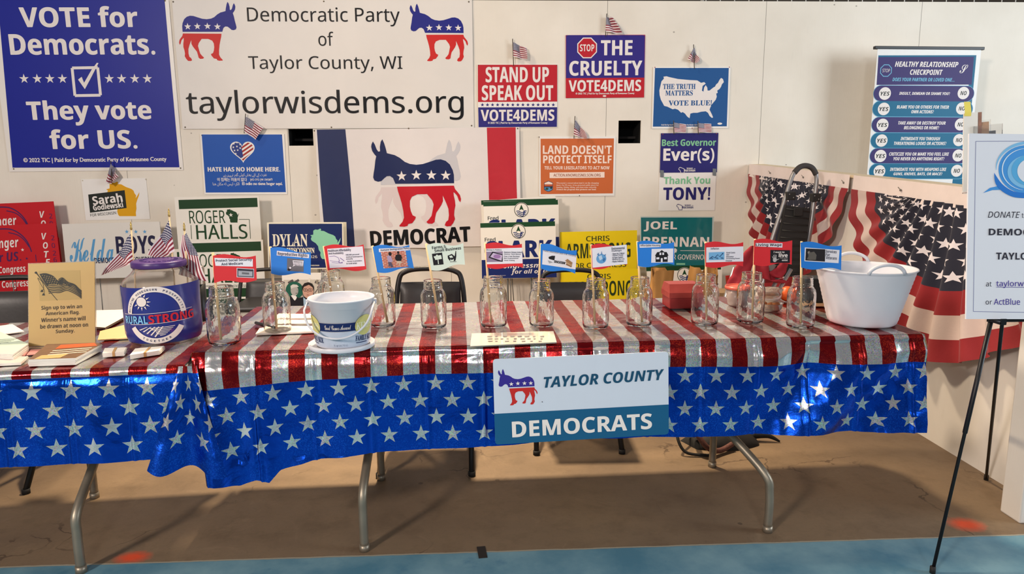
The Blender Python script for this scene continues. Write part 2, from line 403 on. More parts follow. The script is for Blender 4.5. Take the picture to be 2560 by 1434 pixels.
def floor_mat():
    m = bpy.data.materials.new('worn_concrete'); t = NT(m); co = t.coord(); x, y, z = t.sep(co)
    n1 = t.noise(co, 1.1, 6, .6, .4); n2 = t.noise(co, 7, 6, .65); n3 = t.noise(co, 60, 4, .7)
    c = t.mix(t.ramp(n1, .34, .66), lin((110, 92, 74)), lin((136, 114, 88)))
    c = t.mix(t.m_('MULTIPLY', t.ramp(n2, .5, .72), .4), c, lin((90, 72, 54)))
    c = t.mix(t.m_('MULTIPLY', t.ramp(n3, .5, .75), .22), c, lin((88, 72, 58)))
    # patches of worn pale surface, dark spots and hairline cracks
    c = t.mix(t.m_('MULTIPLY', t.ramp(t.noise(co, 2.6, 7, .72, 1.2), .58, .68), .25), c, lin((168, 146, 118)))
    sp = t.n('ShaderNodeTexVoronoi'); sp.inputs['Scale'].default_value = 5.2; t.link(co, sp.inputs['Vector'])
    spm = t.m_('MULTIPLY', t.m_('LESS_THAN', sp.outputs['Distance'], t.m_('MULTIPLY', n2, .12)), t.m_('GREATER_THAN', t.sep(sp.outputs['Color'])[1], .62))
    c = t.mix(t.m_('MULTIPLY', spm, .55), c, lin((52, 40, 32)))
    wv = t.n('ShaderNodeVectorMath', operation='ADD'); t.link(co, wv.inputs[0])
    nz = t.n('ShaderNodeTexNoise'); nz.inputs['Scale'].default_value = 3; nz.inputs['Detail'].default_value = 5; t.link(co, nz.inputs['Vector'])
    sv = t.n('ShaderNodeVectorMath', operation='SCALE'); t.link(nz.outputs['Color'], sv.inputs[0]); sv.inputs['Scale'].default_value = .55; t.link(sv.outputs[0], wv.inputs[1])
    ed = t.n('ShaderNodeTexVoronoi', feature='DISTANCE_TO_EDGE'); ed.inputs['Scale'].default_value = .85; t.link(wv.outputs[0], ed.inputs['Vector'])
    crack = t.m_('MULTIPLY', t.m_('LESS_THAN', ed.outputs['Distance'], .0032), t.ramp(t.noise(co, 2.1, 2), .48, .56))
    c = t.mix(t.m_('MULTIPLY', crack, .6), c, lin((60, 44, 32)))
    # overspray of orange marking paint
    for ox, oy, rx, ry in ((-1.215, 2.34, .052, .034), (1.80, 2.385, .055, .045)):
        dx = t.m_('DIVIDE', t.m_('SUBTRACT', x, ox), rx); dy = t.m_('DIVIDE', t.m_('SUBTRACT', y, oy), ry)
        r = t.m_('SQRT', t.m_('ADD', t.m_('MULTIPLY', dx, dx), t.m_('MULTIPLY', dy, dy)))
        f = t.ramp(t.m_('ADD', r, t.m_('MULTIPLY', n3, .7)), 1.75, .75)
        c = t.mix(t.m_('MULTIPLY', f, .85), c, lin((240, 76, 30)))
    # painted blue aisle in front of the booths
    edge = t.m_('ADD', y, t.m_('MULTIPLY', t.m_('SUBTRACT', n2, .5), .012))
    blue = t.mix(t.ramp(t.noise(co, 3.3, 5, .6), .35, .65), lin((74, 124, 146)), lin((122, 160, 172)))
    blue = t.mix(t.m_('MULTIPLY', t.ramp(n2, .6, .72), .5), blue, lin((48, 104, 136)))
    bm_ = t.m_('LESS_THAN', edge, 2.2976)
    c = t.mix(bm_, c, blue)
    rim = t.m_('LESS_THAN', t.m_('ABSOLUTE', t.m_('SUBTRACT', edge, 2.302)), .0035)
    c = t.mix(t.m_('MULTIPLY', rim, .6), c, lin((176, 176, 160)))
    t.put(t.b.inputs['Base Color'], c); t.put(t.b.inputs['Roughness'], t.m_('ADD', .42, t.m_('MULTIPLY', n2, .3)))
    t.b.inputs['Specular IOR Level'].default_value = .35
    t.bump(t.m_('ADD', n3, t.m_('MULTIPLY', crack, -2)), .12, .004)
    return m
mb = MB(); mb.add([(-7, -4, 0), (8, -4, 0), (8, 12, 0), (-7, 12, 0)], [(0, 1, 2, 3)], floor_mat())
structure(mb.build('floor'))

# back wall with two square cut-outs closed by near-black boxes, the shade behind put into their colour
HOLES = []
for q in ((721, 322, 783, 364), (1546, 301, 1602, 358)):
    a = at_y(q[0], (q[1]+q[3])/2, WALL_Y); b = at_y(q[2], (q[1]+q[3])/2, WALL_Y); c = at_y((q[0]+q[2])/2, q[1], WALL_Y); d = at_y((q[0]+q[2])/2, q[3], WALL_Y)
    HOLES.append((a.x, b.x, d.z, c.z))
WTOP = 2.548
dark = mat('painted_hole_shade', (10, 9, 9), .9)
mb = MB(); xs = sorted([-7, 8]+[v for h in HOLES for v in h[:2]]); zs = sorted([0, WTOP]+[v for h in HOLES for v in h[2:]])
for i in range(len(xs)-1):
    for j in range(len(zs)-1):
        mx, mz = (xs[i]+xs[i+1])/2, (zs[j]+zs[j+1])/2
        if any(h[0] < mx < h[1] and h[2] < mz < h[3] for h in HOLES): continue
        for yy, fl in ((WALL_Y, 0), (WALL_Y+.018, 1)):
            q = [(xs[i], yy, zs[j]), (xs[i+1], yy, zs[j]), (xs[i+1], yy, zs[j+1]), (xs[i], yy, zs[j+1])]
            mb.add(q if not fl else q[::-1], [(0, 1, 2, 3)], PAINT)
mb.add([(-7, WALL_Y, WTOP), (8, WALL_Y, WTOP), (8, WALL_Y+.018, WTOP), (-7, WALL_Y+.018, WTOP)], [(0, 1, 2, 3)], PAINT)
for h in HOLES:
    c = [(h[0], h[2]), (h[1], h[2]), (h[1], h[3]), (h[0], h[3])]
    for k in range(4):
        a, b = c[k], c[(k+1) % 4]
        mb.add([(a[0], WALL_Y, a[1]), (b[0], WALL_Y, b[1]), (b[0], WALL_Y+.018, b[1]), (a[0], WALL_Y+.018, a[1])], [(0, 1, 2, 3)], PAINT)
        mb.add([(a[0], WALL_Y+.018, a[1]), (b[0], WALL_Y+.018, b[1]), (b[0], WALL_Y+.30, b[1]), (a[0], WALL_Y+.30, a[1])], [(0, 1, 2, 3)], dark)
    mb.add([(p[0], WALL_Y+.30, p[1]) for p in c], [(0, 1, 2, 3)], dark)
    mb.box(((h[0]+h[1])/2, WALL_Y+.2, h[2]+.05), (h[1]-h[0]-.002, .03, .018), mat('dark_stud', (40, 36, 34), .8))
structure(mb.build('wall_back'))
mb = MB(); mb.box((.5, 10.5, 2.6), (15, .1, 5.2), mat('far_sheeting', (92, 84, 74), .8, var=.3, vs=1.5)); structure(mb.build('wall_far'))
# upright wire grid standing above the wall in the next bay
wire = mat('pale_wire', (196, 192, 184), .4, .4)
mb = MB()
for k in range(26): mb.tube([(1.9+k*.12, 6.1, 2.35), (1.9+k*.12, 6.1, 3.1)], .005, wire, 6)
for z in (2.45, 2.63, 2.81, 2.99): mb.tube([(1.85, 6.1, z), (4.95, 6.1, z)], .006, wire, 6)
for x in (1.87, 4.93): mb.tube([(x, 6.1, 0), (x, 6.1, 3.1)], .016, wire, 8)
structure(mb.build('trim_1'))

# half-height partition with pale wood cap, and the boxed end post
def ptop(y): return 1.31-.042*(5.6-y)
mb = MB(); y0, y1, xa, xb = 2.47, WALL_Y-.002, 2.175, 2.255
mb.add([(xa, y0, 0), (xa, y1, 0), (xa, y1, ptop(y1)), (xa, y0, ptop(y0)), (xb, y0, 0), (xb, y1, 0), (xb, y1, ptop(y1)), (xb, y0, ptop(y0))],
       [(0, 1, 2, 3), (4, 7, 6, 5), (0, 3, 7, 4), (1, 5, 6, 2), (3, 2, 6, 7)], PAINT2)
structure(mb.build('wall_right'))
capm = mat('pale_wood_cap', (226, 206, 172), .55, var=.12, vs=6)
mb = MB(); e = .016
mb.add([(xa-.015, y0, ptop(y0)), (xa-.015, y1, ptop(y1)), (xb+.015, y1, ptop(y1)), (xb+.015, y0, ptop(y0)), (xa-.015, y0, ptop(y0)+e), (xa-.015, y1, ptop(y1)+e), (xb+.015, y1, ptop(y1)+e), (xb+.015, y0, ptop(y0)+e)],
       [(0, 1, 2, 3), (4, 7, 6, 5), (0, 4, 5, 1), (3, 2, 6, 7), (0, 3, 7, 4), (1, 5, 6, 2)], capm)
structure(mb.build('trim_2'))
mb = MB(); mb.box((2.20, 2.43, .60), (.40, .10, 1.20), PAINT2, bev=.006); structure(mb.build('trim_3'))
mb = MB(); c = at_z(1205, 1381, 0)
mb.box((c.x, c.y+.002, .0012), (.030, .075, .0016), mat('black_tape', (34, 32, 31), .6, var=.2), Matrix.Rotation(.1, 3, 'Z'))
tag(mb.build('tape_strip'), 'short strip of black tape stuck on the concrete at the blue line', 'tape')
# ------------------------------------------------------------------ things fixed to the back wall
VINYL_B = mat('blue_vinyl', (30, 40, 144), .4, var=.05, vs=4, bump=.06, bs=5, spec=.22)
VINYL_W = mat('white_vinyl', (238, 232, 224), .35, var=.03, vs=5, spec=.4)
LET = ink(236, 228, 222)
s = Sign('vinyl_poster', 'large blue vinyl poster in the upper left corner asking to vote for Democrats', [(-33, -9), (420, -9), (460, 425), (26, 429)], wall_plane(.004), VINYL_W, .003, 'poster')
s.poly([(-5.5, -5), (411.5, -5), (449, 418), (32, 419)], VINYL_B, 'printed_panel')
s.text('VOTE for', 50, 16, 345, 68, LET, 'b', .018); s.text('Democrats.', 25, 86, 388, 137, LET, 'b', .018)
s.text('They vote', 69, 251, 380, 313, LET, 'b', .016); s.text('for US.', 125, 323, 343, 372, LET, 'b', .018)
s.text('© 2022 TIC | Paid for by Democratic Party of Kewaunee County', 60, 393, 418, 407, LET, 'latin', .03)
for x in (61, 94, 125.5, 157, 274, 305, 337.5, 369): s.star(x, 197, 12.5, LET, 'stars', 2, .38)
for a, b in (((181, 170), (245, 169)), ((245, 169), (252, 238)), ((252, 238), (188, 239)), ((188, 239), (181, 170))):
    s.poly(stroke([a, b], 7), LET, 'checkbox', 2)
s.poly([(196, 199), (205, 192), (211, 207), (230, 174), (243, 157), (247, 158), (228, 195), (213, 223)], LET, 'checkbox', 3)
s.pin((35, 422), (452, 420), (-4, 2), (413, 2)); s.done()

BAN = mat('banner_vinyl', (228, 222, 214), .42, var=.05, vs=3, bump=.9, bs=5, spec=.3)
BLU, RDD = ink(34, 38, 130), ink(206, 38, 34)
s = Sign('vinyl_banner', 'wide white vinyl banner with two small donkeys and a web address in black', [(428, -7), (1178, -3), (1187, 319), (460, 323)], wall_plane(.004), BAN, .003, 'banner',
         surf=lambda x, z: -.004-.004*math.sin(9*x+3*z)*math.sin(7*z), maxlen=.04)
s.text('Democratic Party', 620, 19, 1000.5, 66, BLACK, 'r'); s.text('of', 796, 79.5, 834, 115, BLACK, 'r'); s.text('Taylor County, WI', 623, 139, 1007, 183, BLACK, 'r')
s.text('taylorwisdems.org', 470, 225, 1162, 301, BLACK, 'r', .006)
s.donkey(447, 5, 593.5, 153, True, BLU, RDD, LET); s.donkey(1026, 10, 1169.5, 154, False, BLU, RDD, LET)
s.pin((434, 5), (810, 4), (1172, 5), (464, 318), (829, 318), (1179, 314)); s.done()

# multilingual sign
BL2 = ink(28, 84, 172)
s = Sign('lawn_sign', 'blue sign with a flag-striped heart reading hate has no home here', [(502, 334), (709.6, 335), (720, 485), (511, 486)], wall_plane(.003), WHITE, .004)
s.poly([(504.8, 336), (705.3, 336), (715, 480), (515, 481)], BL2, 'printed_panel')
H = []
for i in range(60):
    t = 2*math.pi*i/60; H.append((16*math.sin(t)**3/17, -(13*math.cos(t)-5*math.cos(2*t)-2*math.cos(3*t)-math.cos(4*t))/17))
def heart(k): return [(x*30*k, y*29*k-1) for x, y in H]
hx, hy = 607, 377
s.local(hx, hy, heart(1.08), WHITE, 'heart_emblem', 2)
for i in range(-3, 5):
    d = i*8.4; p = clip(clip(heart(.96), .55, .835, -d+1), -.55, -.835, d+3.2)
    if len(p) > 2: s.local(hx, hy, p, ink(166, 48, 44), 'heart_emblem', 3)
p = clip(heart(.96), -.9, .1, -1)
s.local(hx, hy, clip(p, -.5, -.86, 13), ink(38, 60, 132), 'heart_emblem', 4)
for x, y in ((-22, -18), (-14, -21), (-6, -16), (-23, -9), (-14, -11), (-6, -7), (-20, -1), (-12, -2), (-17, 7)): s.star(hx+x, hy+y, 3, WHITE, 'heart_emblem', 5)
s.text('HATE HAS NO HOME HERE.', 520, 417.5, 701, 428.5, LET, 'b', .03)
PF = {'nun_i': '\ufee7', 'feh_m': '\ufed4', 'reh_f': '\ufeae', 'teh': '\ufe95'}
ur = '\ufee7\ufed4\ufeae\ufe95 \ufb90\ufbaf \ufedf\ufe8c\ufbaf \ufbfe\ufbaa\ufe8e\ufb9e \ufb90\ufeee\ufe8b\ufbfd \ufb94\ufbad\ufeae \ufee7\ufbfd\ufbaf\ufb9e \ufba8\ufbaf'
s.text(ur[::-1], 558.7, 432, 667, 442.5, LET, 'ara')
s.text('이 집에는 미움이 없다', 543.7, 444, 618, 453, LET, 'cjk', .02); s.text('לשנאה אין בית כאן'[::-1], 626, 445, 682, 453, LET, 'heb', .02)
ar = '\ufe8d\ufedf\ufedc\ufeae\ufee9 \ufedf\ufef4\ufeb2 \ufedf\ufeea \ufee3\ufedc\ufe8e\ufee5 \ufeeb\ufee8\ufe8e'
s.text(ar[::-1], 532.5, 455.5, 599, 465, LET, 'ara'); s.text('El odio no tiene hogar aquí.', 606, 455, 707, 464.5, LET, 'latin', .035)
s.pin((505, 338), (704, 338), m=mat('dark_tack', (60, 50, 46), .4), r=.004); s.done()

# sheet with the yellow state shape
YEL = ink(226, 164, 20); INKD = ink(38, 42, 38)
s = Sign('paper_sign', 'small white sign with a yellow state shape and tilted black name box', [(205, 448.5), (368, 444), (372.7, 548), (213, 550)], wall_plane(.002), WHITE, .002)
s.wi(266, 453.5, 349, 540, YEL, rot=0)
s.poly([(221, 486), (312, 475), (317, 519.6), (225.5, 531.5)], INKD, 'name_box', 2)
s.text('Sarah', 231, 486, 306.5, 508, LET, 'b', .02, rot=5.5); s.text('Godlewski', 232.5, 508, 308.5, 522, LET, 'b', .02, rot=5.5)
s.text('FOR WISCONSIN', 226, 531, 291, 538, INKD, 'r', rot=4.5); s.pin((207, 451), (365, 448), m=mat('pale_tack', (205, 196, 170), .4), r=.005); s.done()

# red, white and blue sign
PUR = ink(48, 44, 122); REDS = ink(190, 36, 48)
s = Sign('lawn_sign', 'red sign over a blue strip reading stand up speak out', [(1193.5, 161), (1393.6, 161), (1392.5, 317.6), (1196, 318.4)], wall_plane(.003), WHITE, .004)
s.poly([(1194.5, 162), (1393, 162), (1392.8, 254), (1195, 255)], REDS, 'printed_panel'); s.poly([(1195.5, 268.4), (1392.7, 268), (1392, 317), (1196.5, 317.8)], PUR, 'printed_panel')
s.text('STAND UP', 1214, 167.5, 1372.5, 206, LET, 'b', .012); s.text('SPEAK OUT', 1204.5, 213, 1383, 251, LET, 'b', .012)
for i in range(15): s.star(1206+i*12.65, 262, 4.8, PUR, 'stars', 2)
s.text('VOTE4DEMS', 1202, 274, 1386, 302, LET, 'b', .014); s.text('© 2025 TIC | Paid for by Democratic Party of Kewaunee County', 1220, 304.3, 1368.7, 310.5, LET, 'latin', .03)
s.pin((1196, 163), (1391, 163), m=mat('dark_tack', (60, 50, 46), .4), r=.003); s.done()

s = Sign('lawn_sign', 'purple and red sign with a red octagon reading stop the cruelty', [(1414, 87.5), (1613, 87.5), (1609.6, 243), (1414.7, 245.5)], wall_plane(.003), REDS, .004)
s.poly([(1415, 88), (1612, 88), (1610.4, 194), (1414.8, 195.5)], ink(54, 44, 128), 'printed_panel')
def octo(r): return [(r/math.cos(math.pi/8)*math.cos(math.pi/8+i*math.pi/4), r/math.cos(math.pi/8)*math.sin(math.pi/8+i*math.pi/4)) for i in range(8)]
s.local(1467.6, 120, octo(24.5), LET, 'octagon', 2); s.local(1467.6, 120, octo(22), REDS, 'octagon', 3); s.text('STOP', 1449.5, 111, 1485.5, 128.5, LET, 'b', 0, 4, 'octagon')
s.text('THE', 1502, 101, 1581, 138, LET, 'b', .016); s.text('CRUELTY', 1423, 152, 1605.5, 189, LET, 'b', .016); s.text('VOTE4DEMS', 1421.6, 200, 1602.7, 228.5, LET, 'b', .014)
s.text('© 2025 TIC | Paid for by Democratic Party of Kewaunee County', 1439, 231, 1586, 237, LET, 'latin', .03); s.disc(1511, 240, 4.5, LET, 'lettering', 2, 2)
s.pin((1417, 89.5), (1610, 89.5), m=mat('red_tack', (170, 60, 60), .4), r=.003); s.done()

# map sign
STE = ink(40, 88, 146)
s = Sign('lawn_sign', 'steel blue sign with a white map of the country reading the truth matters', [(1635.3, 167.6), (1827, 167), (1819.5, 320.3), (1627, 321.5)], wall_plane(.003), WHITE, .004)
s.poly([(1637.2, 170), (1821.4, 170), (1816.4, 315.7), (1632, 316.5)], STE, 'printed_panel')
USA = [(1325,500),(1345,497),(1360,502),(1420,515),(1500,522),(1545,524),(1570,540),(1590,535),(1600,545),(1580,560),(1575,590),(1585,598),(1590,570),(1600,555),(1610,570),(1612,590),(1625,590),(1650,570),(1660,565),(1668,550),(1680,540),(1690,520),(1700,508),(1712,515),(1718,535),(1705,550),(1700,565),(1690,580),(1675,590),(1678,605),(1668,610),(1672,630),(1665,650),(1640,680),(1630,700),(1625,715),(1640,745),(1648,765),(1640,768),(1625,755),(1615,735),(1600,725),(1570,728),(1545,735),(1520,735),(1500,740),(1495,770),(1480,760),(1465,740),(1450,730),(1440,735),(1420,715),(1400,708),(1385,712),(1350,695),(1330,690),(1320,672),(1308,650),(1300,620),(1298,590),(1305,560),(1312,530),(1328,512)]
s.poly([(1150+x/2.6067, y/2.6067) for x, y in USA], LET, 'map_outline', 2)
for a in (('THE TRUTH', 1657, 210, 1738.5, 223), ('MATTERS', 1663, 226, 1731.5, 239), ('VOTE BLUE!', 1671, 250.5, 1779, 264)): s.text(*a, STE, 's', .012, 4)
s.text('Paid for by North', 1653, 310, 1684, 315, LET, 'b'); s.text('Action Group', 1716, 310, 1752, 315, LET, 'b'); s.disc(1799, 309, 6, LET, 'lettering', 2, 2.6)
s.pin((1637, 168.5), (1823, 168), (1730, 320), m=mat('red_tack', (170, 60, 60), .4), r=.004); s.done()

# the two governor sheets
MINT = ink(132, 194, 150); VIO = ink(44, 40, 108)
def tony(s, cx, y, m):
    s.local(cx-13, y+1, stroke([(a*16-8, 8-b*14) for a, b in WI]+[(-8, 8-.78*14)], 1.2), m, 'logo', 3)
    s.text('TONY', cx-1, y-4, cx+15, y+.2, m, 's', .03, 4, 'logo'); s.text('FOR', cx+17, y-2.6, cx+21, y, m, 'r', 0, 4, 'logo'); s.text('WISCONSIN', cx-8, y+1, cx+21, y+5.6, m, 's', .03, 4, 'logo')
s = Sign('paper_sign', 'violet sheet praising the governor, taped above the white thank-you sheet', [(1651.8, 333), (1794.5, 332), (1793.3, 430.4), (1650, 431.6)], wall_plane(.004), VIO, .002)
s.text('Best Governor', 1654.5, 348, 1790, 364.5, MINT, 'b', .02); s.text('Ever(s)', 1658, 371, 1785.5, 407.5, LET, 'b', .016)
tony(s, 1717, 423, LET); s.pin((1657, 335.5), (1791, 334), m=mat('red_tack', (170, 60, 60), .4), r=.004)
TAPE = mat('silver_tape', (128, 132, 134), .4, .5)
for c in ((1654.5, 434), (1785.5, 430)): s.local(*c, [(-4.5, -9), (4.5, -8), (4.5, 9), (-4, 8)], TAPE, 'tape_piece_'+str(int(c[0])), 6)
for k in list(s.parts):
    if k.startswith('tape_piece'): s.parts[k].build('tape_piece', s.o); del s.parts[k]
s.done()
s = Sign('paper_sign', 'white thank-you sheet hanging from tape below the violet sheet', [(1648.7, 431), (1790, 429.5), (1786.8, 525.6), (1645.6, 526.3)], wall_plane(.002), WHITE, .0015)
s.text('Thank You', 1659.5, 441, 1775.5, 459.5, MINT, 'b', .02); s.text('TONY!', 1658, 468, 1775.5, 499.5, VIO, 'b', .02); tony(s, 1712, 515, VIO); s.done()

# orange sign
ORA = ink(204, 106, 58); CRM = ink(246, 222, 206)
s = Sign('lawn_sign', 'orange sign with white margin reading land doesn\u2019t protect itself', [(1346.5, 341), (1540, 340.7), (1535, 489.7), (1350.5, 489.5)], wall_plane(.003), WHITE, .004)
s.poly([(1351.3, 346.6), (1534.7, 345.8), (1531.7, 483), (1351.7, 485)], ORA, 'printed_panel')
s.text("LAND DOESN'T", 1357, 363.5, 1529, 384.7, CRM, 'b', .016); s.text('PROTECT ITSELF', 1357.8, 388, 1528.8, 408, CRM, 'b', .016); s.text('TELL YOUR LEGISLATORS TO ACT NOW', 1361, 415, 1523.6, 423.3, CRM, 'b', .01)
s.poly([(1373.8, 431), (1511, 429.6), (1511, 443.6), (1373.8, 445)], CRM, 'address_box', 2); s.text('ACTION.KNOWLESNELSON.ORG', 1383.6, 433.8, 1501.6, 441.2, ink(150, 84, 60), 'r', .02)
hx = lambda k: [(0, -13.5*k), (11*k, -9*k), (11*k, 8*k), (6*k, 11.5*k), (0, 13.5*k), (-6*k, 11.5*k), (-11*k, 8*k), (-11*k, -9*k)]
s.local(1371, 465.5, hx(1), ink(40, 56, 86), 'badge', 2); s.local(1371, 465.5, clip(hx(.9), 0, -1, -5), CRM, 'badge', 3); s.local(1371, 465.5, clip(clip(hx(.9), 0, 1, 4.6), 0, -1, 0), ink(196, 92, 58), 'badge', 4); s.local(1371, 465.5, clip(hx(.9), 0, 1, -2.5), ink(88, 150, 196), 'badge', 4)
s.local(1371, 465.5, [(-9.5, 7), (-4, 3), (1, 6), (-3, 9)], ink(44, 66, 48), 'badge', 5); s.local(1371, 465.5, [(9.5, 5), (7, -2), (4, 4), (6, 7)], ink(38, 52, 46), 'badge', 5)
for i, (t, x1, st) in enumerate((("Wisconsin's conservation land is on the chopping", 1497, 's'), ('block. For 35 years, it has protected public places for', 1496.5, 's'), ('hunting, fishing, hiking, and clean water statewide.', 1491.5, 's'), ('Protect the program that protects our land.', 1490.5, 's'))):
    s.text(t, 1391, 455.2+i*5.4, x1, 459.8+i*5.4, CRM, st, .02 if i == 3 else 0)
s.pin((1347.5, 342.5), (1448.5, 489), m=mat('dark_tack', (60, 50, 46), .4), r=.004); s.done()

# cloth flag with the donkey
FW = mat('flag_white_nylon', (230, 222, 217), .55, var=.04, vs=6, bump=.7, bs=9, sheen=.2); FN = mat('flag_navy_nylon', (26, 38, 84), .6, bump=.6, bs=9); FR = mat('flag_red_nylon', (190, 24, 42), .55, bump=.6, bs=9)
def wave(x, z):
    k = 1-max(0, min(1, z/.95)); return -.012-.010*k-.012*math.sin(6.5*x+1.2)*(.3+k)-.010*k*math.sin(17*x+4*z)-.004*math.sin(5*z+9*x)
s = Sign('cloth_flag', 'big cloth flag with navy and red end bands and a donkey, pinned below the banner', [(784, 324), (1297, 318), (1303, 612), (812, 624)], wall_plane(.012), FW, .002, 'flag', surf=wave, maxlen=.028)
s.poly([(793, 324), (864, 323), (875, 440), (888, 616), (818, 621), (803, 460)], FN, 'navy_band'); s.poly([(1217, 319), (1289, 318), (1291, 460), (1296, 612), (1226, 618), (1222, 480)], FR, 'red_band')
s.donkey(936, 350, 1154, 566, True, ink(204, 201, 203), ink(222, 206, 203), WHITE, 1, 'show_through_print', stars=False)
s.donkey(933, 347, 1151.5, 566.5, False, ink(26, 38, 84), ink(196, 24, 40), LET, 3)
s.text('DEMOCRAT', 926, 571, 1177, 609, BLACK, 'b', .03, rot=1.6, lay=2)
s.pin((787, 327), (1022, 321), (1294, 321), r=.006); s.done()

# ------------------------------------------------------------------ small stick flags
def us_flag_mat():
    m = bpy.data.materials.new('printed_flag_cloth'); t = NT(m); u, v, w = t.sep(t.coord('UV'))
    stripe = t.m_('GREATER_THAN', t.m_('FRACT', t.m_('MULTIPLY', v, 6.5)), .5)
    c = t.mix(stripe, lin((236, 224, 224)), lin((138, 30, 52)))
    can = t.m_('MULTIPLY', t.m_('LESS_THAN', u, .48), t.m_('GREATER_THAN', v, .4615))
    def dots(ou, ov):
        a = t.m_('SUBTRACT', t.m_('FRACT', t.m_('ADD', t.m_('MULTIPLY', u, 12/.84*.84/.84/1), ou)), .5)
        b = t.m_('SUBTRACT', t.m_('FRACT', t.m_('ADD', t.m_('MULTIPLY', t.m_('SUBTRACT', v, .4615), 9.3), ov)), .5)
        return t.m_('LESS_THAN', t.m_('ADD', t.m_('MULTIPLY', a, a), t.m_('MULTIPLY', b, b)), .045)
    d = t.m_('MAXIMUM', dots(0, 0), dots(.5, .5))
    c = t.mix(can, c, t.mix(d, lin((34, 38, 78)), lin((236, 230, 232))))
    t.put(t.b.inputs['Base Color'], c); t.b.inputs['Roughness'].default_value = .65; t.b.inputs['Sheen Weight'].default_value = .15
    return m
USF = us_flag_mat(); DOW = mat('flag_dowel', (214, 190, 148), .5); GOLD = mat('gold_finial', (186, 158, 92), .35, .7); DARKST = mat('dark_stick', (74, 66, 56), .6)
def stick_flag(label, quad, stick, plane_y, group=None, tip=False, base_z=None, sm=None, sr=.003, wavy=.012, name='stick_flag', fold=0):
    a, b = at_y(*stick[0], plane_y), at_y(*stick[1], plane_y)
    root = empty(name, b); tag(root, label, 'flag', group)
    inv = root.matrix_basis.inverted() if False else Matrix.Translation(-b)
    mb = MB(); mb.tube([b-b, a-b], sr, sm or DOW, 8); mb.build('stick', root)
    if tip:
        d = (a-b).normalized(); mb = MB(); q = a-b
        mb.tube([q, q+d*.005, q+d*.010, q+d*.018, q+d*.030], [.0034, .0045, .003, .0038, .0006], GOLD, 10); mb.build('finial', root)
    HT, FT, FB, HB = [at_y(x, y, plane_y)-b for x, y in quad]
    L = (FT-HT).length
    def fn(i, j):
        p = HB.lerp(FB, i).lerp(HT.lerp(FT, i), j)
        return p+Vector((0, -sr*.6-wavy*math.sin(i*7+j*2.2)*min(1, i*2.5)-fold*i*j, 0))
    mb = MB(); mb.grid(fn, 18, 12, USF, uvf=lambda i, j: (i, j)); mb.build('flag_cloth', root)
    return root
WP = WALL_Y-.03
stick_flag('little stick flag fanned out over the white banner\u2019s lower edge, above the blue heart sign', [(614, 291), (659, 319), (640, 349), (610, 329)], [(614, 284), (610.5, 333)], WP-.01, 'little flags on the back wall', sm=DARKST)
stick_flag('little drooping stick flag under the big blue poster, above the yellow-state sign', [(277, 408), (298, 440), (279, 462), (265, 455)], [(277, 402), (280, 458)], WP-.01, 'little flags on the back wall', sm=DARKST, wavy=.02)
stick_flag('little stick flag standing over the red stand-up sign', [(1282.5, 105), (1317, 121), (1318, 149), (1282.5, 142)], [(1281.5, 97), (1284, 165)], WP, 'little flags on the back wall', sm=DARKST, wavy=.02)
stick_flag('topmost little stick flag, over the purple and red octagon sign', [(1515, 42), (1531, 43), (1556, 85), (1513.5, 79)], [(1517, 34), (1514, 92)], WP, 'little flags on the back wall', sm=DARKST, wavy=.02)
stick_flag('little drooping stick flag over the blue map sign', [(1735, 118), (1750, 153), (1738, 158), (1718.5, 148)], [(1734, 111), (1736, 172)], WP, 'little flags on the back wall', sm=DARKST, wavy=.02)
stick_flag('little drooping stick flag over the orange sign', [(1437, 298), (1467, 336), (1466.5, 347), (1434, 338)], [(1437.5, 290), (1435, 346)], WP, 'little flags on the back wall', sm=DARKST, wavy=.02)
stick_flag('left one of the pair of little flags above the violet governor sheet', [(1684.5, 306), (1715.5, 311), (1714, 331.5), (1684.5, 330)], [(1684, 301), (1685, 336)], WP, 'little flags on the back wall', sm=DARKST, wavy=.006)
stick_flag('right one of the pair of little flags above the violet governor sheet', [(1745.5, 307.5), (1778, 309.5), (1778, 332), (1746, 329.5)], [(1744.7, 302), (1746, 336)], WP, 'little flags on the back wall', sm=DARKST, wavy=.006)

# ------------------------------------------------------------------ yard signs leaning at the foot of the wall
CARD = ink(240, 234, 222); RS = ink(196, 30, 40); PLUM = ink(78, 36, 88)
def red_sign(label, dx, dy, pl, low=False):
    o = lambda *p: (p[0]+dx, p[1]+dy)
    s = Sign('yard_sign', label, [o(-50, 566), o(143.5, 556.6), o(152, 686), o(-46, 694)], pl, RS, .005, 'yard sign', 'red congress yard signs leaning at far left')
    for pts, w in (([(0, 572), (28, 573), (52, 585), (70, 605), (80, 629)], 3), ([(22, 581), (45, 587), (62, 600), (74, 617)], 2.5), ([(90, 636), (92, 653)], 2)): s.poly(stroke([o(*p) for p in bez([(a, b, 0) for a, b in pts], 5) for p in [(p.x, p.y)]], w), PLUM, 'swoosh', 1)
    T = lambda t, a, b, c, d, m, st, **k: s.text(t, *o(a, b), *o(c, d), m, st, **k)
    T('nger', -2, 600, 49, 626, LET, 'bi', rot=1.5); T('r US.', -2, 630, 53, 653, PLUM, 'bi', rot=1.5); T('Congress', -2, 664, 66, 686, LET, 'bi', rot=1.5)
    s.star(*o(57.6, 624), 4.5, LET, 'stars'); s.star(*o(68, 645.7), 4, PLUM, 'stars')
    for c, x, y in (('V', 111.5, 590), ('O', 114.5, 613), ('T', 117.5, 635), ('E', 120.5, 655)): T(c, x-6, y-8, x+6.5, y+8, LET, 'bi')
    for c, x, y in (('2', 133, 594), ('0', 134.5, 613), ('2', 137, 632), ('6', 139, 649)): T(c, x-4, y-6, x+4, y+6, PLUM, 'i')
    s.legs((-.3, .3), .0); s.done(); return s
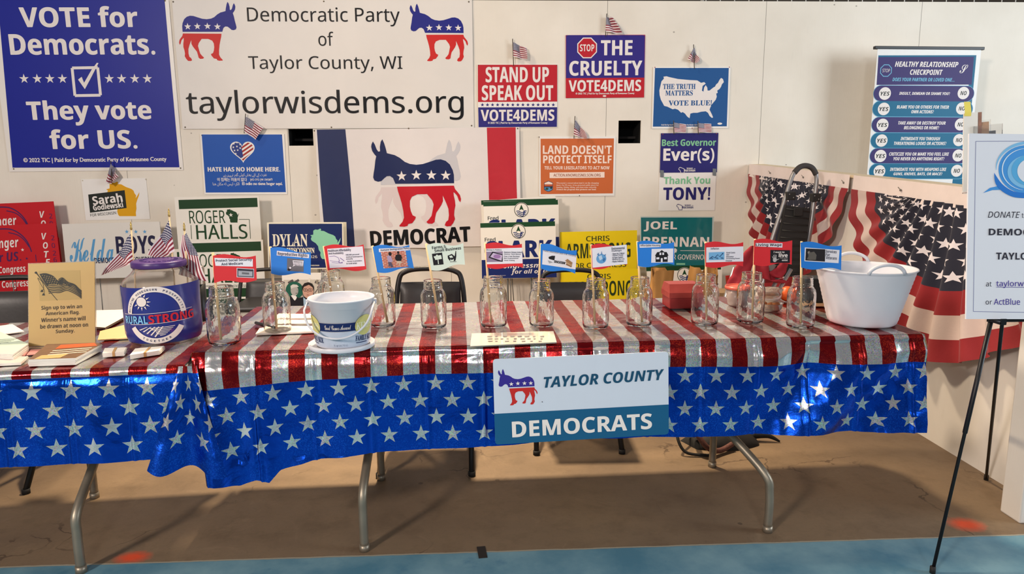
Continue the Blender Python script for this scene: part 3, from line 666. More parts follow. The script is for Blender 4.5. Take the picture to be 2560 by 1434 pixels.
red_sign('rear red yard sign at far left, only its top band showing', -5, -54.5, lean_plane(5.46, 1.5))
red_sign('front red yard sign at far left with vertical vote lettering', 0, 0, lean_plane(5.36, 2.5))
red_sign('lowest red yard sign at far left, mostly behind the gold card', 8, 36, lean_plane(5.40, 2))

s = Sign('bagged_sign', 'white yard sign in a clear bag with light blue script and three blue stars', [(159, 560), (404, 553), (408, 691), (168, 697)], lean_plane(5.38, 3), mat('bagged_card', (232, 226, 216), .18, var=.04, vs=3, bump=.3, bs=7, spec=.7, coat=.6), .012, 'yard sign')
SKY = ink(92, 158, 206); NV2 = ink(34, 32, 66)
s.text('Kelda', 175, 594, 286, 655, SKY, 'sc', .008); s.text('BOYS', 292, 589, 391.5, 634, NV2, 'b', .01); s.text('DEMOCRAT FOR GOVERNOR', 239, 642, 397, 655.5, NV2, 'b')
for x in (319, 341.5, 363.7): s.star(x, 578.7, 5.5, SKY, 'stars')
s.legs((-.35, .35), 0); s.done()

DG = ink(22, 62, 30)
def roger(label, dx, dy, pl, dz=0):
    o = lambda *p: (p[0]+dx, p[1]+dy)
    s = Sign('yard_sign', label, [o(441, 492), o(648.4, 490), o(656, 636), o(444, 640)], pl, CARD, .006, 'yard sign', 'white and green yard signs left of centre')
    s.poly([o(447, 499.5), o(643.5, 494), o(645, 517), o(448.6, 522.5)], DG, 'top_bar'); s.poly([o(450, 614), o(648, 609), o(649, 631), o(451, 635)], DG, 'bottom_bar')
    T = lambda t, a, b, c, d, st, f=0, **k: s.text(t, *o(a, b), *o(c, d), DG, st, f, **k)
    T('ROGER', 474, 525.5, 563.5, 558, 'r'); T('HALLS', 491.5, 561, 619, 597, 'r', .012); T('FOR STATE ASSEMBLY', 562, 602, 622, 608.5, 'i')
    s.wi(*o(564.7, 522), *o(598, 556), DG); s.star(*o(578, 537), 5.5, CARD, 'state_outline', 3)
    for a, b in (((598, 548), (624, 548)), ((624, 548), (627, 596)), ((478, 562), (480, 597)), ((500, 605.5), (558, 604.5))): s.poly(stroke([o(*a), o(*b)], 1.3), DG, 'rule_line', 2)
    s.legs((-.3, .3), 0); s.done()
roger('rear white and green yard sign, its full name and state shape showing', 0, 0, lean_plane(5.44, 1.5))
roger('front white and green yard sign with the state assembly line, behind the jar flags', 9, 109, lean_plane(5.32, 3))
roger('lowest white and green yard sign, showing only under the front one', -4, 130, lean_plane(5.36, 2.5))

DB = ink(24, 42, 96); CR2 = ink(238, 230, 206); MNT = ink(140, 204, 168)
pl = lean_plane(5.24, 4)
for i, (d, l) in enumerate(((8, 'rearmost cream-edged navy yard sign, a thin strip at the right of its stack'), (4, 'middle cream-edged navy yard sign, a thin strip at the right of its stack'), (0, 'front navy yard sign with cream serif name and mint green state shape'))):
    s = Sign('yard_sign', l, [(668.5+d, 556-d*.1), (858.5+d, 555), (860.5+d, 671.5), (671+d, 672.5)], lean_plane(5.24+d*.006, 4), CR2, .005, 'yard sign', 'cream-edged navy yard signs in one stack')
    if d == 0:
        gl = mat('glossy_navy', (24, 42, 96), .14, var=.06, bump=.12, bs=10, spec=.6, coat=.5)
        s.poly([(672.6, 559.3), (855.3, 558.8), (856.6, 668.5), (674.7, 669.5)], gl, 'printed_panel')
        s.text('DYLAN', 681.5, 584.6, 769.7, 615.7, CR2, 's', .01); s.text('FOR WISCONSIN', 690, 619, 787, 632.7, CR2, 's', .02); s.text('2026', 768, 638, 793.5, 644.8, CR2, 'r')
        s.wi(776, 571, 852, 647, MNT); s.text('PAID FOR BY DYLAN FOR WISCONSIN', 740, 661.5, 798.5, 664.8, CR2, 'b')
    s.legs((-.3, .3), 0); s.done()

# portrait poster
s = Sign('portrait_poster', 'poster of two men in dark suits against a collage, below the navy signs', [(706.5, 682.5), (810.5, 681), (813, 806), (708, 807)], lean_plane(4.28, 4), CARD, .004, 'poster')
s.poly([(709.5, 699), (808, 698), (811, 803), (711, 804)], ink(206, 196, 180), 'collage')
random.seed(3)
for i in range(26):
    x, y = random.uniform(713, 805), random.uniform(702, 745); a = random.uniform(0, 3)
    w = random.uniform(5, 12); h = random.uniform(1.2, 3.4)
    s.local(x, y, [(w*c*math.cos(a)-h*d*math.sin(a), w*c*math.sin(a)+h*d*math.cos(a)) for c, d in ((-1, -1), (1, -1), (1, 1), (-1, 1))], random.choice([ink(120, 112, 104), ink(232, 224, 208), ink(150, 138, 120), ink(88, 82, 80)]), 'collage', 2+i % 3)
s.disc(737, 725, 22, ink(28, 92, 72), 'collage', 6)
SK, SKG, SUIT, SHRT = ink(206, 160, 138), ink(176, 172, 166), ink(26, 26, 32), ink(168, 194, 214)
s.poly([(716, 770), (718, 748), (728, 738), (744, 741), (752, 750), (758, 803), (714, 803)], SUIT, 'profile_figure', 7); s.poly([(728, 738), (737, 735), (743, 742), (739, 752), (735, 748)], WHITE, 'profile_figure', 8)
s.local(737, 725.5, circ_pts(0, 0, 9.5, 13), SKG, 'profile_figure', 8); s.poly([(728, 722), (727, 714), (733, 710), (743, 711), (748, 716), (741, 717), (733, 719)], ink(214, 210, 200), 'profile_figure', 9)
s.poly([(742, 722), (747, 726), (744, 728)], ink(150, 146, 140), 'profile_figure', 9); s.poly([(738, 732), (745, 731), (743, 733.5)], ink(90, 84, 80), 'profile_figure', 9)
s.poly([(727, 803), (728, 762), (742, 746), (760, 741), (785, 741), (800, 748), (806, 803)], SUIT, 'figure_with_glasses', 10); s.poly([(759, 742), (771, 752), (781, 740), (784, 752), (779, 803), (762, 803)], SHRT, 'figure_with_glasses', 11)
s.local(771, 727, circ_pts(0, 0, 13.5, 18.5), SK, 'figure_with_glasses', 12); s.poly([(756, 728), (756, 715), (762, 707), (772, 704.5), (781, 708), (785.5, 716), (785, 728), (782, 717), (773, 711), (761, 716)], ink(34, 26, 22), 'figure_with_glasses', 13)
for x in (764.5, 776.5): s.local(x, 724, stroke(circ_pts(0, 0, 5, 3.6, 16)+[(5, 0)], 1), ink(40, 32, 28), 'figure_with_glasses', 14); s.disc(x, 724, 1.3, ink(40, 32, 28), 'figure_with_glasses', 14)
s.poly([(769.5, 725), (771.5, 725), (773, 731), (768.5, 731)], ink(186, 136, 116), 'figure_with_glasses', 13); s.local(770.5, 736.5, [(-4.5, 0), (0, -1), (4.5, 0), (0, 1.2)], ink(150, 84, 80), 'figure_with_glasses', 13)
s.legs((-.3, .3), 0); s.done(); random.seed(7)

# white, green and navy stack
CG = ink(28, 70, 40); CB = ink(24, 40, 104)
def compass(s, cx, cy, k=1, part='round_logo'):
    s.local(cx, cy, circ_pts(0, 0, 18.5*k), CARD, part, 2); s.local(cx, cy, circ_pts(0, 0, 17.8*k), INKD, part, 3); s.local(cx, cy, circ_pts(0, 0, 16.3*k), CARD, part, 4)
    s.local(cx, cy, [(0, -13.5*k), (6*k, 1*k), (0, -2*k), (-6*k, 1*k)], CG, part, 5)
    for sg in (1, -1):
        for d in (0, 4.2, 8.4):
            pts = [(sg*x*k, (3+d+y)*k) for x, y in ((-13+d*.35, 0), (-7, -.6), (-2, 2.5), (3, 3.6), (9-d*.4, 1))] if sg == 1 else [(sg*x*k, (3+d+y)*k) for x, y in ((-13+d*.35, 0), (-8, -.8), (-4.5, .8))]
            s.local(cx, cy, stroke([(p.x, p.y) for p in bez([(a, b, 0) for a, b in pts], 4)], 1.9*k), CB, part, 6)
def fred(label, quad, dx, dy, pl, full=True, stakes=True):
    o = lambda *p: (p[0]+dx, p[1]+dy)
    s = Sign('yard_sign', label, quad, pl, CARD, .005, 'yard sign', 'white, green and navy yard signs')
    s.poly([o(1200.6, 557.6), o(1387, 552.7), o(1387.6, 564.5), o(1201, 569)], CG, 'top_bar')
    if full:
        s.poly([o(1204, 649.5), o(1389.6, 645), o(1391.6, 692.5), o(1205, 696)], CB, 'navy_panel')
        compass(s, *o(1296, 578)); T = lambda t, a, b, c, d, m, st, **k: s.text(t, *o(a, b), *o(c, d), m, st, **k)
        T('Fred', 1212, 593.3, 1238.5, 603, INKD, 'r', fat=.015); T('CLARK', 1211, 601, 1381, 643, CB, 'b', fat=.03)
        T('A Congressman', 1224, 657.5, 1376, 673, LET, 'bi'); T('for all of us.', 1277.6, 672, 1379.5, 686, LET, 'bi'); T('Paid for by Fred Clark for Wisconsin', 1210, 687.3, 1264, 690, LET, 'r')
    if stakes: s.legs((-.32, .32), 0)
    s.done(); return s
G = [(1200.6, 557.6), (1387, 552.7), (1392, 692.8), (1205, 696.3)]
fred('tilted rear green-topped yard sign, only its slanted top edge showing', [(1203, 503), (1388, 488), (1398, 626), (1210, 641)], 2, -56, lean_plane(5.49, 1), False)
fred('second green-topped yard sign from the back of its stack, a corner showing at left', [(1203, 500), (1389, 497), (1393, 637), (1206, 641)], 2.4, -57, lean_plane(5.45, 1.3), False)
fred('upper white, green and navy yard sign, its round logo half above the front one', [(x+7.4, y-53.5) for x, y in G], 7.4, -53.5, lean_plane(5.40, 1.8))
fred('front white, green and navy yard sign on thin wire stakes', G, 0, 0, lean_plane(5.30, 3))
fred('low white yard sign with green top and round logo, between two brown paper bags', [(1614.5, 667), (1801, 663), (1806, 805), (1619, 808)], 414.5, 108.5, lean_plane(5.24, 4))

YL = ink(240, 212, 26); YD = ink(46, 62, 30)
def chris(label, quad, dx, dy, pl):
    o = lambda *p: (p[0]+dx, p[1]+dy)
    s = Sign('yard_sign', label, quad, pl, YL, .005, 'yard sign', 'yellow yard signs')
    T = lambda t, a, b, c, d, st, f=0: s.text(t, *o(a, b), *o(c, d), YD, st, f)
    T('CHRIS', 1465, 589.3, 1523.5, 602, 'r', .02); T('ARMSTRONG', 1414, 607, 1576, 644.5, 'b'); T('FOR CONGRESS', 1425, 656, 1565, 668, 'r', .02)
    s.legs((-.3, .3), 0); s.done()
G = [(1398.8, 580), (1589.7, 575), (1594.5, 713), (1402, 718)]
chris('rear yellow yard sign with the whole name showing', G, 0, 0, lean_plane(5.42, 1.5))
chris('front lower yellow yard sign, half hidden by the chair and jars', [(x+3, y+96) for x, y in G], 3, 95, lean_plane(5.34, 2.5))

TEAL = ink(14, 110, 116)
s = Sign('bagged_sign', 'teal yard sign in a clear bag below the white thank-you sheet', [(1598, 540), (1783.7, 541.5), (1779.5, 667), (1601.6, 667.5)], lean_plane(5.42, 2), mat('bag_margin', (190, 204, 200), .2, bump=.25, bs=9, coat=.5), .008, 'yard sign')
s.poly([(1601.7, 543.3), (1780, 543.3), (1777.6, 663.8), (1603.5, 664.8)], mat('teal_bagged', (14, 110, 116), .2, var=.08, bump=.2, bs=9, coat=.6), 'printed_panel')
s.text('JOEL', 1609, 553, 1692, 577.8, LET, 'b', .016); s.text('BRENNAN', 1607, 592, 1772, 616, LET, 'b', .016); s.rect(1700, 625.5, 1764, 626.6, LET, 'rule_line', 2); s.text('FOR GOVERNOR', 1664, 635.7, 1768, 648, LET, 'r', .015)
s.local(1685, 627, [(-5, -6), (3, -7), (7, -3), (5, 4), (2, 3), (1, 7), (-3, 4)], LET, 'state_outline', 2); s.rect(1690, 657, 1712, 661.5, MNT, 'rule_line', 2)
s.legs((-.3, .3), 0); s.done()

# ------------------------------------------------------------------ roll-up banner behind the partition
RP = ((0, 5.32, 0), (0, -1, 0)); ZX = lambda x: 2170+x/4.217; ZY = lambda y: 120+y/4.217
PU2, TE2, SB = ink(58, 46, 104), ink(22, 104, 138), ink(112, 178, 208)
s = Sign('roll_up_banner', 'tall roll-up banner with yes and no bubbles, standing behind the partition', [(2186, 121), (2445, 121), (2390.7, 775), (2146.4, 775)], RP, mat('banner_film', (232, 230, 226), .4, spec=.4), .002, 'banner')
s.poly([(2192.5, 139), (2440.5, 138), (2397, 690), (2155, 690)], mat('banner_film', (232, 230, 226)), 'printed_panel')
s.poly([(ZX(107), ZY(78)), (ZX(1140), ZY(76)), (ZX(1125), ZY(240)), (ZX(1090), ZY(600)), (ZX(1050), ZY(1000)), (ZX(1035), ZY(1200)), (2410, 520), (2397, 690), (2350, 690), (2385, 420), (ZX(1060), ZY(385)), (ZX(90), ZY(388)), (ZX(107), ZY(90))], TE2, 'printed_panel', 2)
s.poly([(ZX(107), ZY(95)), (ZX(1114), ZY(92)), (ZX(1090), ZY(386)), (ZX(88), ZY(389))], PU2, 'printed_panel', 3)
Z = lambda t, a, b, c, d, m, st, f=0, **k: s.text(t, ZX(a), ZY(b), ZX(c), ZY(d), m, st, f, lay=5, **k)
Z('HEALTHY RELATIONSHIP', 282, 145, 950, 200, LET, 'bi', .02); Z('CHECKPOINT', 440, 228, 783, 283, LET, 'bi', .02); Z('DOES YOUR PARTNER OR LOVED ONE...', 255, 315, 910, 352, SB, 'bi', .02)
s.local(ZX(187), ZY(238), octo(14), SB, 'octagon', 4); s.local(ZX(187), ZY(238), octo(12.2), PU2, 'octagon', 5); s.text('STOP', ZX(149), ZY(220), ZX(228), ZY(256), LET, 'r', lay=6, part='octagon'); Z('S', 964, 177, 1048, 266, LET, 'sc')
rows = [(480, 68, 1105, 175, 1002, ['INSULT, DEMEAN OR SHAME YOU?'], [(325, 860)]), (642, 56, 1092, 163, 985, ['BLAME YOU OR OTHERS FOR THEIR', 'OWN ACTIONS?'], [(300, 850), (453, 690)]),
        (810, 45, 1072, 150, 972, ['TAKE AWAY OR DESTROY YOUR', 'BELONGINGS OR HOME?'], [(315, 815), (375, 745)]), (975, 33, 1055, 140, 955, ['INTIMIDATE YOU THROUGH', 'THREATENING LOOKS OR ACTIONS?'], [(340, 757), (270, 822)]),
        (1137, 22, 1045, 128, 947, ['CRITICIZE YOU OR MAKE YOU FEEL LIKE', 'YOU NEVER DO ANYTHING RIGHT?'], [(220, 850), (265, 802)]), (1298, 13, 1035, 117, 932, ['INTIMIDATE YOU WITH WEAPONS LIKE', 'GUNS, KNIVES, BATS, OR MACE?'], [(228, 823), (265, 780)])]
for i, (yc, xl, xr, xy, xn, ts, xs_) in enumerate(rows):
    k = 1/4.217; hw = (xr-xl)/2*k; r = 17.8
    pill = circ_pts(-(hw-r), 0, r, n=12, a0=math.pi/2, a1=1.5*math.pi)+circ_pts(hw-r, 0, r, n=12, a0=-math.pi/2, a1=math.pi/2)
    cx = ZX((xl+xr)/2); s.local(cx, ZY(yc), [(x*1.006, y*1.06) for x, y in pill], SB, 'answer_bar', 3+i % 2); s.local(cx, ZY(yc), pill, PU2 if i % 2 == 0 else TE2, 'answer_bar', 5)
    dark_ = PU2 if i % 2 == 0 else TE2
    s.disc(ZX(xy), ZY(yc), 14.6, LET, 'bubble', 6); s.disc(ZX(xn), ZY(yc-5), 14.4, LET, 'bubble', 6)
    s.text('YES', ZX(xy-47), ZY(yc-20), ZX(xy+50), ZY(yc+22), INKD, 'bi', lay=7); s.text('NO', ZX(xn-33), ZY(yc-26), ZX(xn+33), ZY(yc+17), INKD, 'bi', lay=7)
    for j, (t, (a, b)) in enumerate(zip(ts, xs_)):
        y = yc+2 if len(ts) == 1 else yc-20+j*50
        s.text(t, ZX(a), ZY(y-17), ZX(b), ZY(y+17), LET, 'bi', .02, lay=6)
mb = MB(); mb.box((0, .008, s.h+.003), (s.w+.045, .03, .022), mat('black_rail', (28, 28, 30), .4), bev=.004); mb.build('top_rail', s.o)
z0 = (s.mw @ Vector((0, 0, 0))).z
mb = MB(); mb.box((0, .02, .05-z0), (s.w+.05, .10, .10), mat('stand_base', (150, 150, 152), .35, .7), bev=.01); mb.build('stand_base', s.o)
mb = MB(); mb.box((0, .004, (.1-z0)/2), (s.w, .003, z0-.1), mat('banner_film', (232, 230, 226))); mb.build('lower_film', s.o)
mb = MB(); mb.tube([(0, .03, .08-z0), (0, .03, s.h)], .008, mat('stand_base', (150, 150, 152), .35, .7)); mb.build('support_pole', s.o)
s.done()
# ------------------------------------------------------------------ tables and foil cloths
STEEL = mat('worn_steel_tube', (150, 140, 124), .42, .65, var=.25, vs=14, bump=.05); RUB = mat('black_rubber', (26, 25, 25), .7); TOPM = mat('grey_plastic_top', (196, 192, 186), .5)
def cloth_mat(name, vb, row0, side):
    m = bpy.data.materials.new(name); t = NT(m); u, v, w = t.sep(t.coord('UV')); co = t.coord('UV')
    stripe = t.m_('GREATER_THAN', t.m_('FRACT', t.m_('DIVIDE', t.m_('ADD', u, 10.5), .105)), .5)
    blue = t.m_('GREATER_THAN', v, vb)
    q = t.m_('DIVIDE', t.m_('SUBTRACT', v, vb+row0), .057); r = t.m_('FLOOR', q)
    odd = t.m_('MULTIPLY', t.m_('FRACT', t.m_('MULTIPLY', t.m_('ADD', r, 100), .5)), 1.0)
    sx = t.m_('MULTIPLY', t.m_('SUBTRACT', t.m_('FRACT', t.m_('ADD', t.m_('DIVIDE', t.m_('ADD', u, 10.5), .105), odd)), .5), .105)
    sy = t.m_('MULTIPLY', t.m_('SUBTRACT', .54, t.m_('FRACT', q)), .057)
    R = t.m_('SQRT', t.m_('ADD', t.m_('MULTIPLY', sx, sx), t.m_('MULTIPLY', sy, sy)))
    a = t.m_('ARCTAN2', sx, sy); k = math.pi/5
    a = t.m_('ABSOLUTE', t.m_('SUBTRACT', t.m_('FLOORED_MODULO', t.m_('ADD', a, k+8*k), 2*k), k))
    star = t.m_('LESS_THAN', t.m_('MULTIPLY', R, t.m_('COSINE', t.m_('SUBTRACT', a, 1.2566))), .309*.0305)
    star = t.m_('MULTIPLY', star, t.m_('LESS_THAN', r, 3.5)); star = t.m_('MULTIPLY', star, t.m_('GREATER_THAN', r, -.5))
    # holographic flecks
    vo = t.n('ShaderNodeTexVoronoi'); vo.inputs['Scale'].default_value = 420; t.link(co, vo.inputs['Vector'])
    fl = t.sep(vo.outputs['Color'])
    hue = t.n('ShaderNodeHueSaturation'); hue.inputs['Color'].default_value = (.9, .45, .45, 1); t.link(t.m_('ADD', fl[0], t.noise(co, 6, 3)), hue.inputs['Hue'])
    holo = t.ramp(t.noise(co, 5, 3, .6), .36, .58)
    silver = t.mix(t.m_('MULTIPLY', t.m_('ADD', t.m_('MULTIPLY', holo, .6), .08), 1), lin((226, 224, 222)), hue.outputs[0])
    silver = t.mix(t.m_('MULTIPLY', t.m_('GREATER_THAN', fl[1], .62), t.m_('MULTIPLY', holo, .65)), silver, (.30, .31, .32, 1))
    red = t.mix(t.m_('MULTIPLY', t.m_('GREATER_THAN', fl[1], .7), t.m_('MULTIPLY', holo, .8)), lin((138, 18, 26)), lin((214, 62, 38)))
    blu = t.mix(t.m_('MULTIPLY', t.m_('GREATER_THAN', fl[1], .75), t.m_('MULTIPLY', holo, .6)), lin((4, 66, 182)), lin((24, 104, 228)))
    c = t.mix(blue, t.mix(stripe, red, silver), t.mix(star, blu, silver))
    t.put(t.b.inputs['Base Color'], c); t.b.inputs['Metallic'].default_value = .88
    t.put(t.b.inputs['Roughness'], t.m_('ADD', .11, t.m_('MULTIPLY', holo, .2)))
    cr = t.noise(t.scale(co, 1, 1.3, 1), 13, 3, .5, .8); fine = t.noise(co, 300, 2)
    t.bump(t.m_('ADD', t.m_('MULTIPLY', cr, 1), t.m_('ADD', t.m_('MULTIPLY', vo.outputs['Distance'], .02), t.m_('MULTIPLY', fine, .012))), .26, .012)
    return m
def nz(x, y, z=0): return noise.noise(Vector((x, y, z)))
def ridge(x, y, s):                    # sharp crumple lines
    v = nz(x*s, y*s, 3.1); w = nz(x*s*2.3+5, y*s*2.3, 7.7); return (1-abs(v)*2.4)*.6+(1-abs(w)*2.4)*.3
class Cloth:
    """foil cloth in table coordinates: u along the front edge, v into the table, z up"""
    def __init__(s, L, W, z, dropf, vbf, left_fan=None, right_fan=None, crease=.185):
        s.L, s.W, s.z, s.dropf, s.vbf = L, W, z, dropf, vbf; s.crease = crease
    def top(s, u, v):
        r = .0042*max(0, ridge(u, v*2.2, 3.2))+.0022*nz(u*4, v*11)+.002*max(0, ridge(u*.6, v*4, 6))
        e = min(1, v/.03)
        return Vector((u, v, s.z+.003+.75*r*(.3+.7*e)))
    def front(s, u, t, bulge=0):
        f = min(1, t/.05)
        tri = abs(((u/s.crease) % 1)-.5)*2
        d = .010*f+.020*t*1.1+.006*f*(1-tri)+.012*t*(nz(u*2.2, .5)+.5)*2+bulge
        cr = ((u/s.crease+.5) % 1)-.5; d += .0045*f*math.exp(-(cr*s.crease/.0045)**2)-.002*f*math.exp(-((abs(cr)*s.crease-.012)/.006)**2)
        d += .006*f*nz(u*9, t*5, 2)+.0045*f*max(0, ridge(u, t, 4.5))
        rr = .012; zz = s.z+.003-t
        if t < .02: d = .012*math.sin(t/.02*math.pi/2); zz = s.z+.003-.012*(1-math.cos(t/.02*math.pi/2))-t*.5
        return Vector((u, -d, zz))
def table(name, label, origin, rot, L, W, z, feet, group):
    root = empty(name, origin, rot); tag(root, label, 'table', group)
    mb = MB(); mb.box((L/2, W/2, z-.022), (L, W, .044), TOPM, bev=.008); mb.build('table_top', root)
    for (u0_, spread, back) in feet:
        for sgn, v in ((1, .055), (-1, W-.11)):
            u = u0_ if sgn == 1 else u0_+back
            q = W/2-.03 if sgn == 1 else W/2+.03
            path = bez([(u-spread, q, z-.046), (u-spread, q, z*.78), (u-spread*.93, q-sgn*.03, z*.63), (u-spread*.5, (q+v)/2+sgn*.01, z*.46), (u-spread*.08, v+sgn*.015, z*.30), (u, v, z*.2), (u, v, .02)], 6)
            mb = MB(); mb.tube(path, .0155, STEEL, 12); lg = mb.build('leg', root)
            mb = MB(); mb.tube([(u, v, 0), (u, v, .024)], .018, STEEL if group else RUB, 12); mb.build('foot', lg)
        u = u0_; mb = MB(); mb.tube([(u-spread, W/2-.05, z*.72), (u-spread, W/2+.05, z*.72)], .010, STEEL, 8); mb.tube([(u-spread, W/2, z*.72), (u-spread+(.3 if u < L/2 else -.3), W/2, z-.05)], .008, RUB, 8); mb.build('brace', root)
    return root
TO, TR_ = Vector((-.9146, 2.2669, 0)), .0292
tb = table('folding_table', 'long folding table under the foil cloth with the jars on it', TO, TR_, 2.44, .74, .742, ((.50, -.03, 0), (1.96, .23, 0)), 'folding tables under foil cloths')
def T2W(o, r, p): return Vector((o.x+p.x*math.cos(r)-p.y*math.sin(r), o.y+p.x*math.sin(r)+p.y*math.cos(r), p.z))
def lerp_tab(tab, x):
    for (a, b), (c, d) in zip(tab, tab[1:]):
        if x <= c: return b+(d-b)*max(0, (x-a)/(c-a))
    return tab[-1][1]
C1 = Cloth(2.44, .74, .742, None, None)
drop1 = [(-.03, .415), (.03, .42), (.10, .435), (.16, .42), (.21, .43), (.25, .395), (.35, .372), (.6, .350), (1.2, .328), (1.9, .336), (2.5, .344)]
sh1 = [(-.1, 0), (0, 0), (.3, .018), (.7, .030), (1.3, .032), (2.5, .022)]
CM1 = cloth_mat('foil_cloth_stripes_stars', .118, .001, 0)
mb = MB()
def uv1(u, v): return (u+.021, v+lerp_tab(sh1, u))
mb.grid(lambda a, b: C1.top(-.006+2.455*a, .745*b), 150, 46, CM1, uvf=lambda a, b: uv1(-.006+2.455*a, -.745*b))
def fr1(a, b):
    u = -.01+2.462*a; t = b*lerp_tab(drop1, u)
    k = max(0, 1-u/.27); bul = t*.16*k*(.6+.5*math.sin(u*34+.8)); k2 = math.exp(-((u-2.1)/.28)**2)
    p = C1.front(u, t, bul+k2*.022*math.sin(u*17+t*14)*min(1, t/.1)+.010*min(1, t/.06)*max(0, math.sin(u*7.5+1)))
    p.x += t*.04*(1-2*a)*-1 if u > 2.3 else t*.10*k
    if t > .36: p.y -= .015*nz(u*14, 2)
    km = min(1, max(0, (u-1.75)/.25))*min(1, t/.06); p.y -= km*(.010*max(0, ridge(u+.3*t, t, 6))+.005*nz(u*20, t*20, 4))
    return p
mb.grid(fr1, 480, 48, CM1, uvf=lambda a, b: uv1(-.01+2.462*a, b*lerp_tab(drop1, -.01+2.462*a)))
def side1(a, b, right=True):
    v = .75*a; t = b*.34; f = min(1, t/.04)
    return Vector(((2.452 if right else -.010)+(1 if right else -1)*(.012*f+.05*t+.008*f*math.sin(v*26)), v-.008, .745-t))
mb.grid(lambda a, b: side1(a, b), 40, 16, CM1, uvf=lambda a, b: uv1(2.45+b*.34, -.75*a)); mb.grid(lambda a, b: side1(a, b, False), 40, 16, CM1, uvf=lambda a, b: uv1(-b*.34, -.75*a))
mb.grid(lambda a, b: Vector((2.45*a, .745+.012*min(1, b*6)+.02*b, .745-.22*b)), 60, 10, CM1, uvf=lambda a, b: uv1(2.45*a, -.745-.22*b))
co_ = mb.build('foil_tablecloth', mw=Matrix.Translation(TO) @ Matrix.Rotation(TR_, 4, 'Z'))
tag(co_, 'striped foil cloth with blue starry skirt under the row of jars', 'tablecloth', None)

LO, LR = Vector((-.935, 2.232, 0)), .078
LL, LZ = 1.83, .712
lo = LO-Vector((LL*math.cos(LR), LL*math.sin(LR), 0))
table('folding_table', 'left folding table under foil cloth with the big blue-label jar and leaflets', lo, LR, LL, .74, LZ, ((.3, -.03, 0), (1.425, -.02, -.20)), 'folding tables under foil cloths')
C2 = Cloth(LL, .74, LZ, None, None)
CM2 = cloth_mat('foil_cloth_left', .022, .006, 0)
mb = MB()
uv2 = lambda u, v: (u*.93+.03, v*.93)
mb.grid(lambda a, b: C2.top(LL*a, .745*b), 110, 40, CM2, uvf=lambda a, b: uv2(LL*a, -.745*b))
def fr2(a, b):
    u = LL*a; t = b*.300; return C2.front(u, t, .008*max(0, math.sin(u*9))*min(1, t/.08))
mb.grid(fr2, 330, 36, CM2, uvf=lambda a, b: uv2(LL*a, b*.300))
# the right-hand corner hangs forward in a long slanting fold that covers the gap between the tables
def flap(a, b):
    t = b*(.315+.03*a+.012*math.sin(a*9)); x = LL-.02+a*.06; xb = LL-.115+a*.24
    s_ = b**1.15
    return Vector((x+(xb-x)*s_, -.016-.05*b-.022*b*math.sin(a*8.5+.4)-.004*ridge(a*.2, t, 8), LZ+.003-t))
mb.grid(flap, 40, 34, CM2, uvf=lambda a, b: uv2(LL-.02+a*.25, b*.36))
mb.grid(lambda a, b: Vector((LL+.008+.02*b+.006*math.sin(a*20), .745*a, LZ-.28*b)), 30, 12, CM2, uvf=lambda a, b: uv2(LL+.28*b, -.745*a))
mb.grid(lambda a, b: Vector((LL*a, .745+.012*min(1, b*6)+.02*b, LZ-.22*b)), 40, 8, CM2, uvf=lambda a, b: uv2(LL*a, -.745-.22*b))
co2 = mb.build('foil_tablecloth', mw=Matrix.Translation(lo) @ Matrix.Rotation(LR, 4, 'Z'))
tag(co2, 'left foil cloth with blue starry skirt, a long crumpled corner hanging between the tables', 'tablecloth', None)
ZT, ZL = .7505, LZ+.0085

# ------------------------------------------------------------------ hanging name board
fy = 2.2669-.052
NB = ((-.9146, 2.2669-.062, .6), (math.sin(TR_), -math.cos(TR_), .06))
BW = mat('name_board_white', (208, 217, 230), .35, var=.02)
def rrect(q, r):
    out = []
    for i in range(4):
        a, b, c = q[i-1], q[i], q[(i+1) % 4]
        d1 = Vector((a[0]-b[0], a[1]-b[1])).normalized(); d2 = Vector((c[0]-b[0], c[1]-b[1])).normalized()
        P1 = Vector(b)+d1*r; P2 = Vector(b)+d2*r
        for k in range(6):
            t = k/5; p = (1-t)**2*P1+2*t*(1-t)*Vector(b)+t*t*P2; out.append((p.x, p.y))
    return out
Q = [(1232, 897), (1670, 878), (1671, 1084), (1238, 1110)]
s = Sign('name_board', 'white and teal-blue board with a donkey hanging on the front of the table', Q, NB, BW, .004, 'sign', outline=rrect(Q, 9))
TB = ink(28, 92, 132)
s.poly(rrect([(1235.5, 1033), (1671, 1009), (1671, 1084), (1238, 1110)], 6)[0:0]+[(1235.4, 1033), (1670.8, 1009.5)]+rrect(Q, 9)[12:24], TB, 'teal_panel', 1)
s.text('TAYLOR COUNTY', 1360, 931, 1660, 958, ink(30, 78, 108), 'bi', .012, rot=1.0); s.text('DEMOCRATS', 1281, 1041.5, 1630, 1081, LET, 'b', .014, rot=.4)
s.donkey(1246, 919.5, 1343, 1011.5, False, ink(56, 46, 142), ink(196, 46, 42), LET)
s.pin((1355, 1003), r=.0015, m=mat('dark_tack', (60, 50, 46), .4)); s.done()

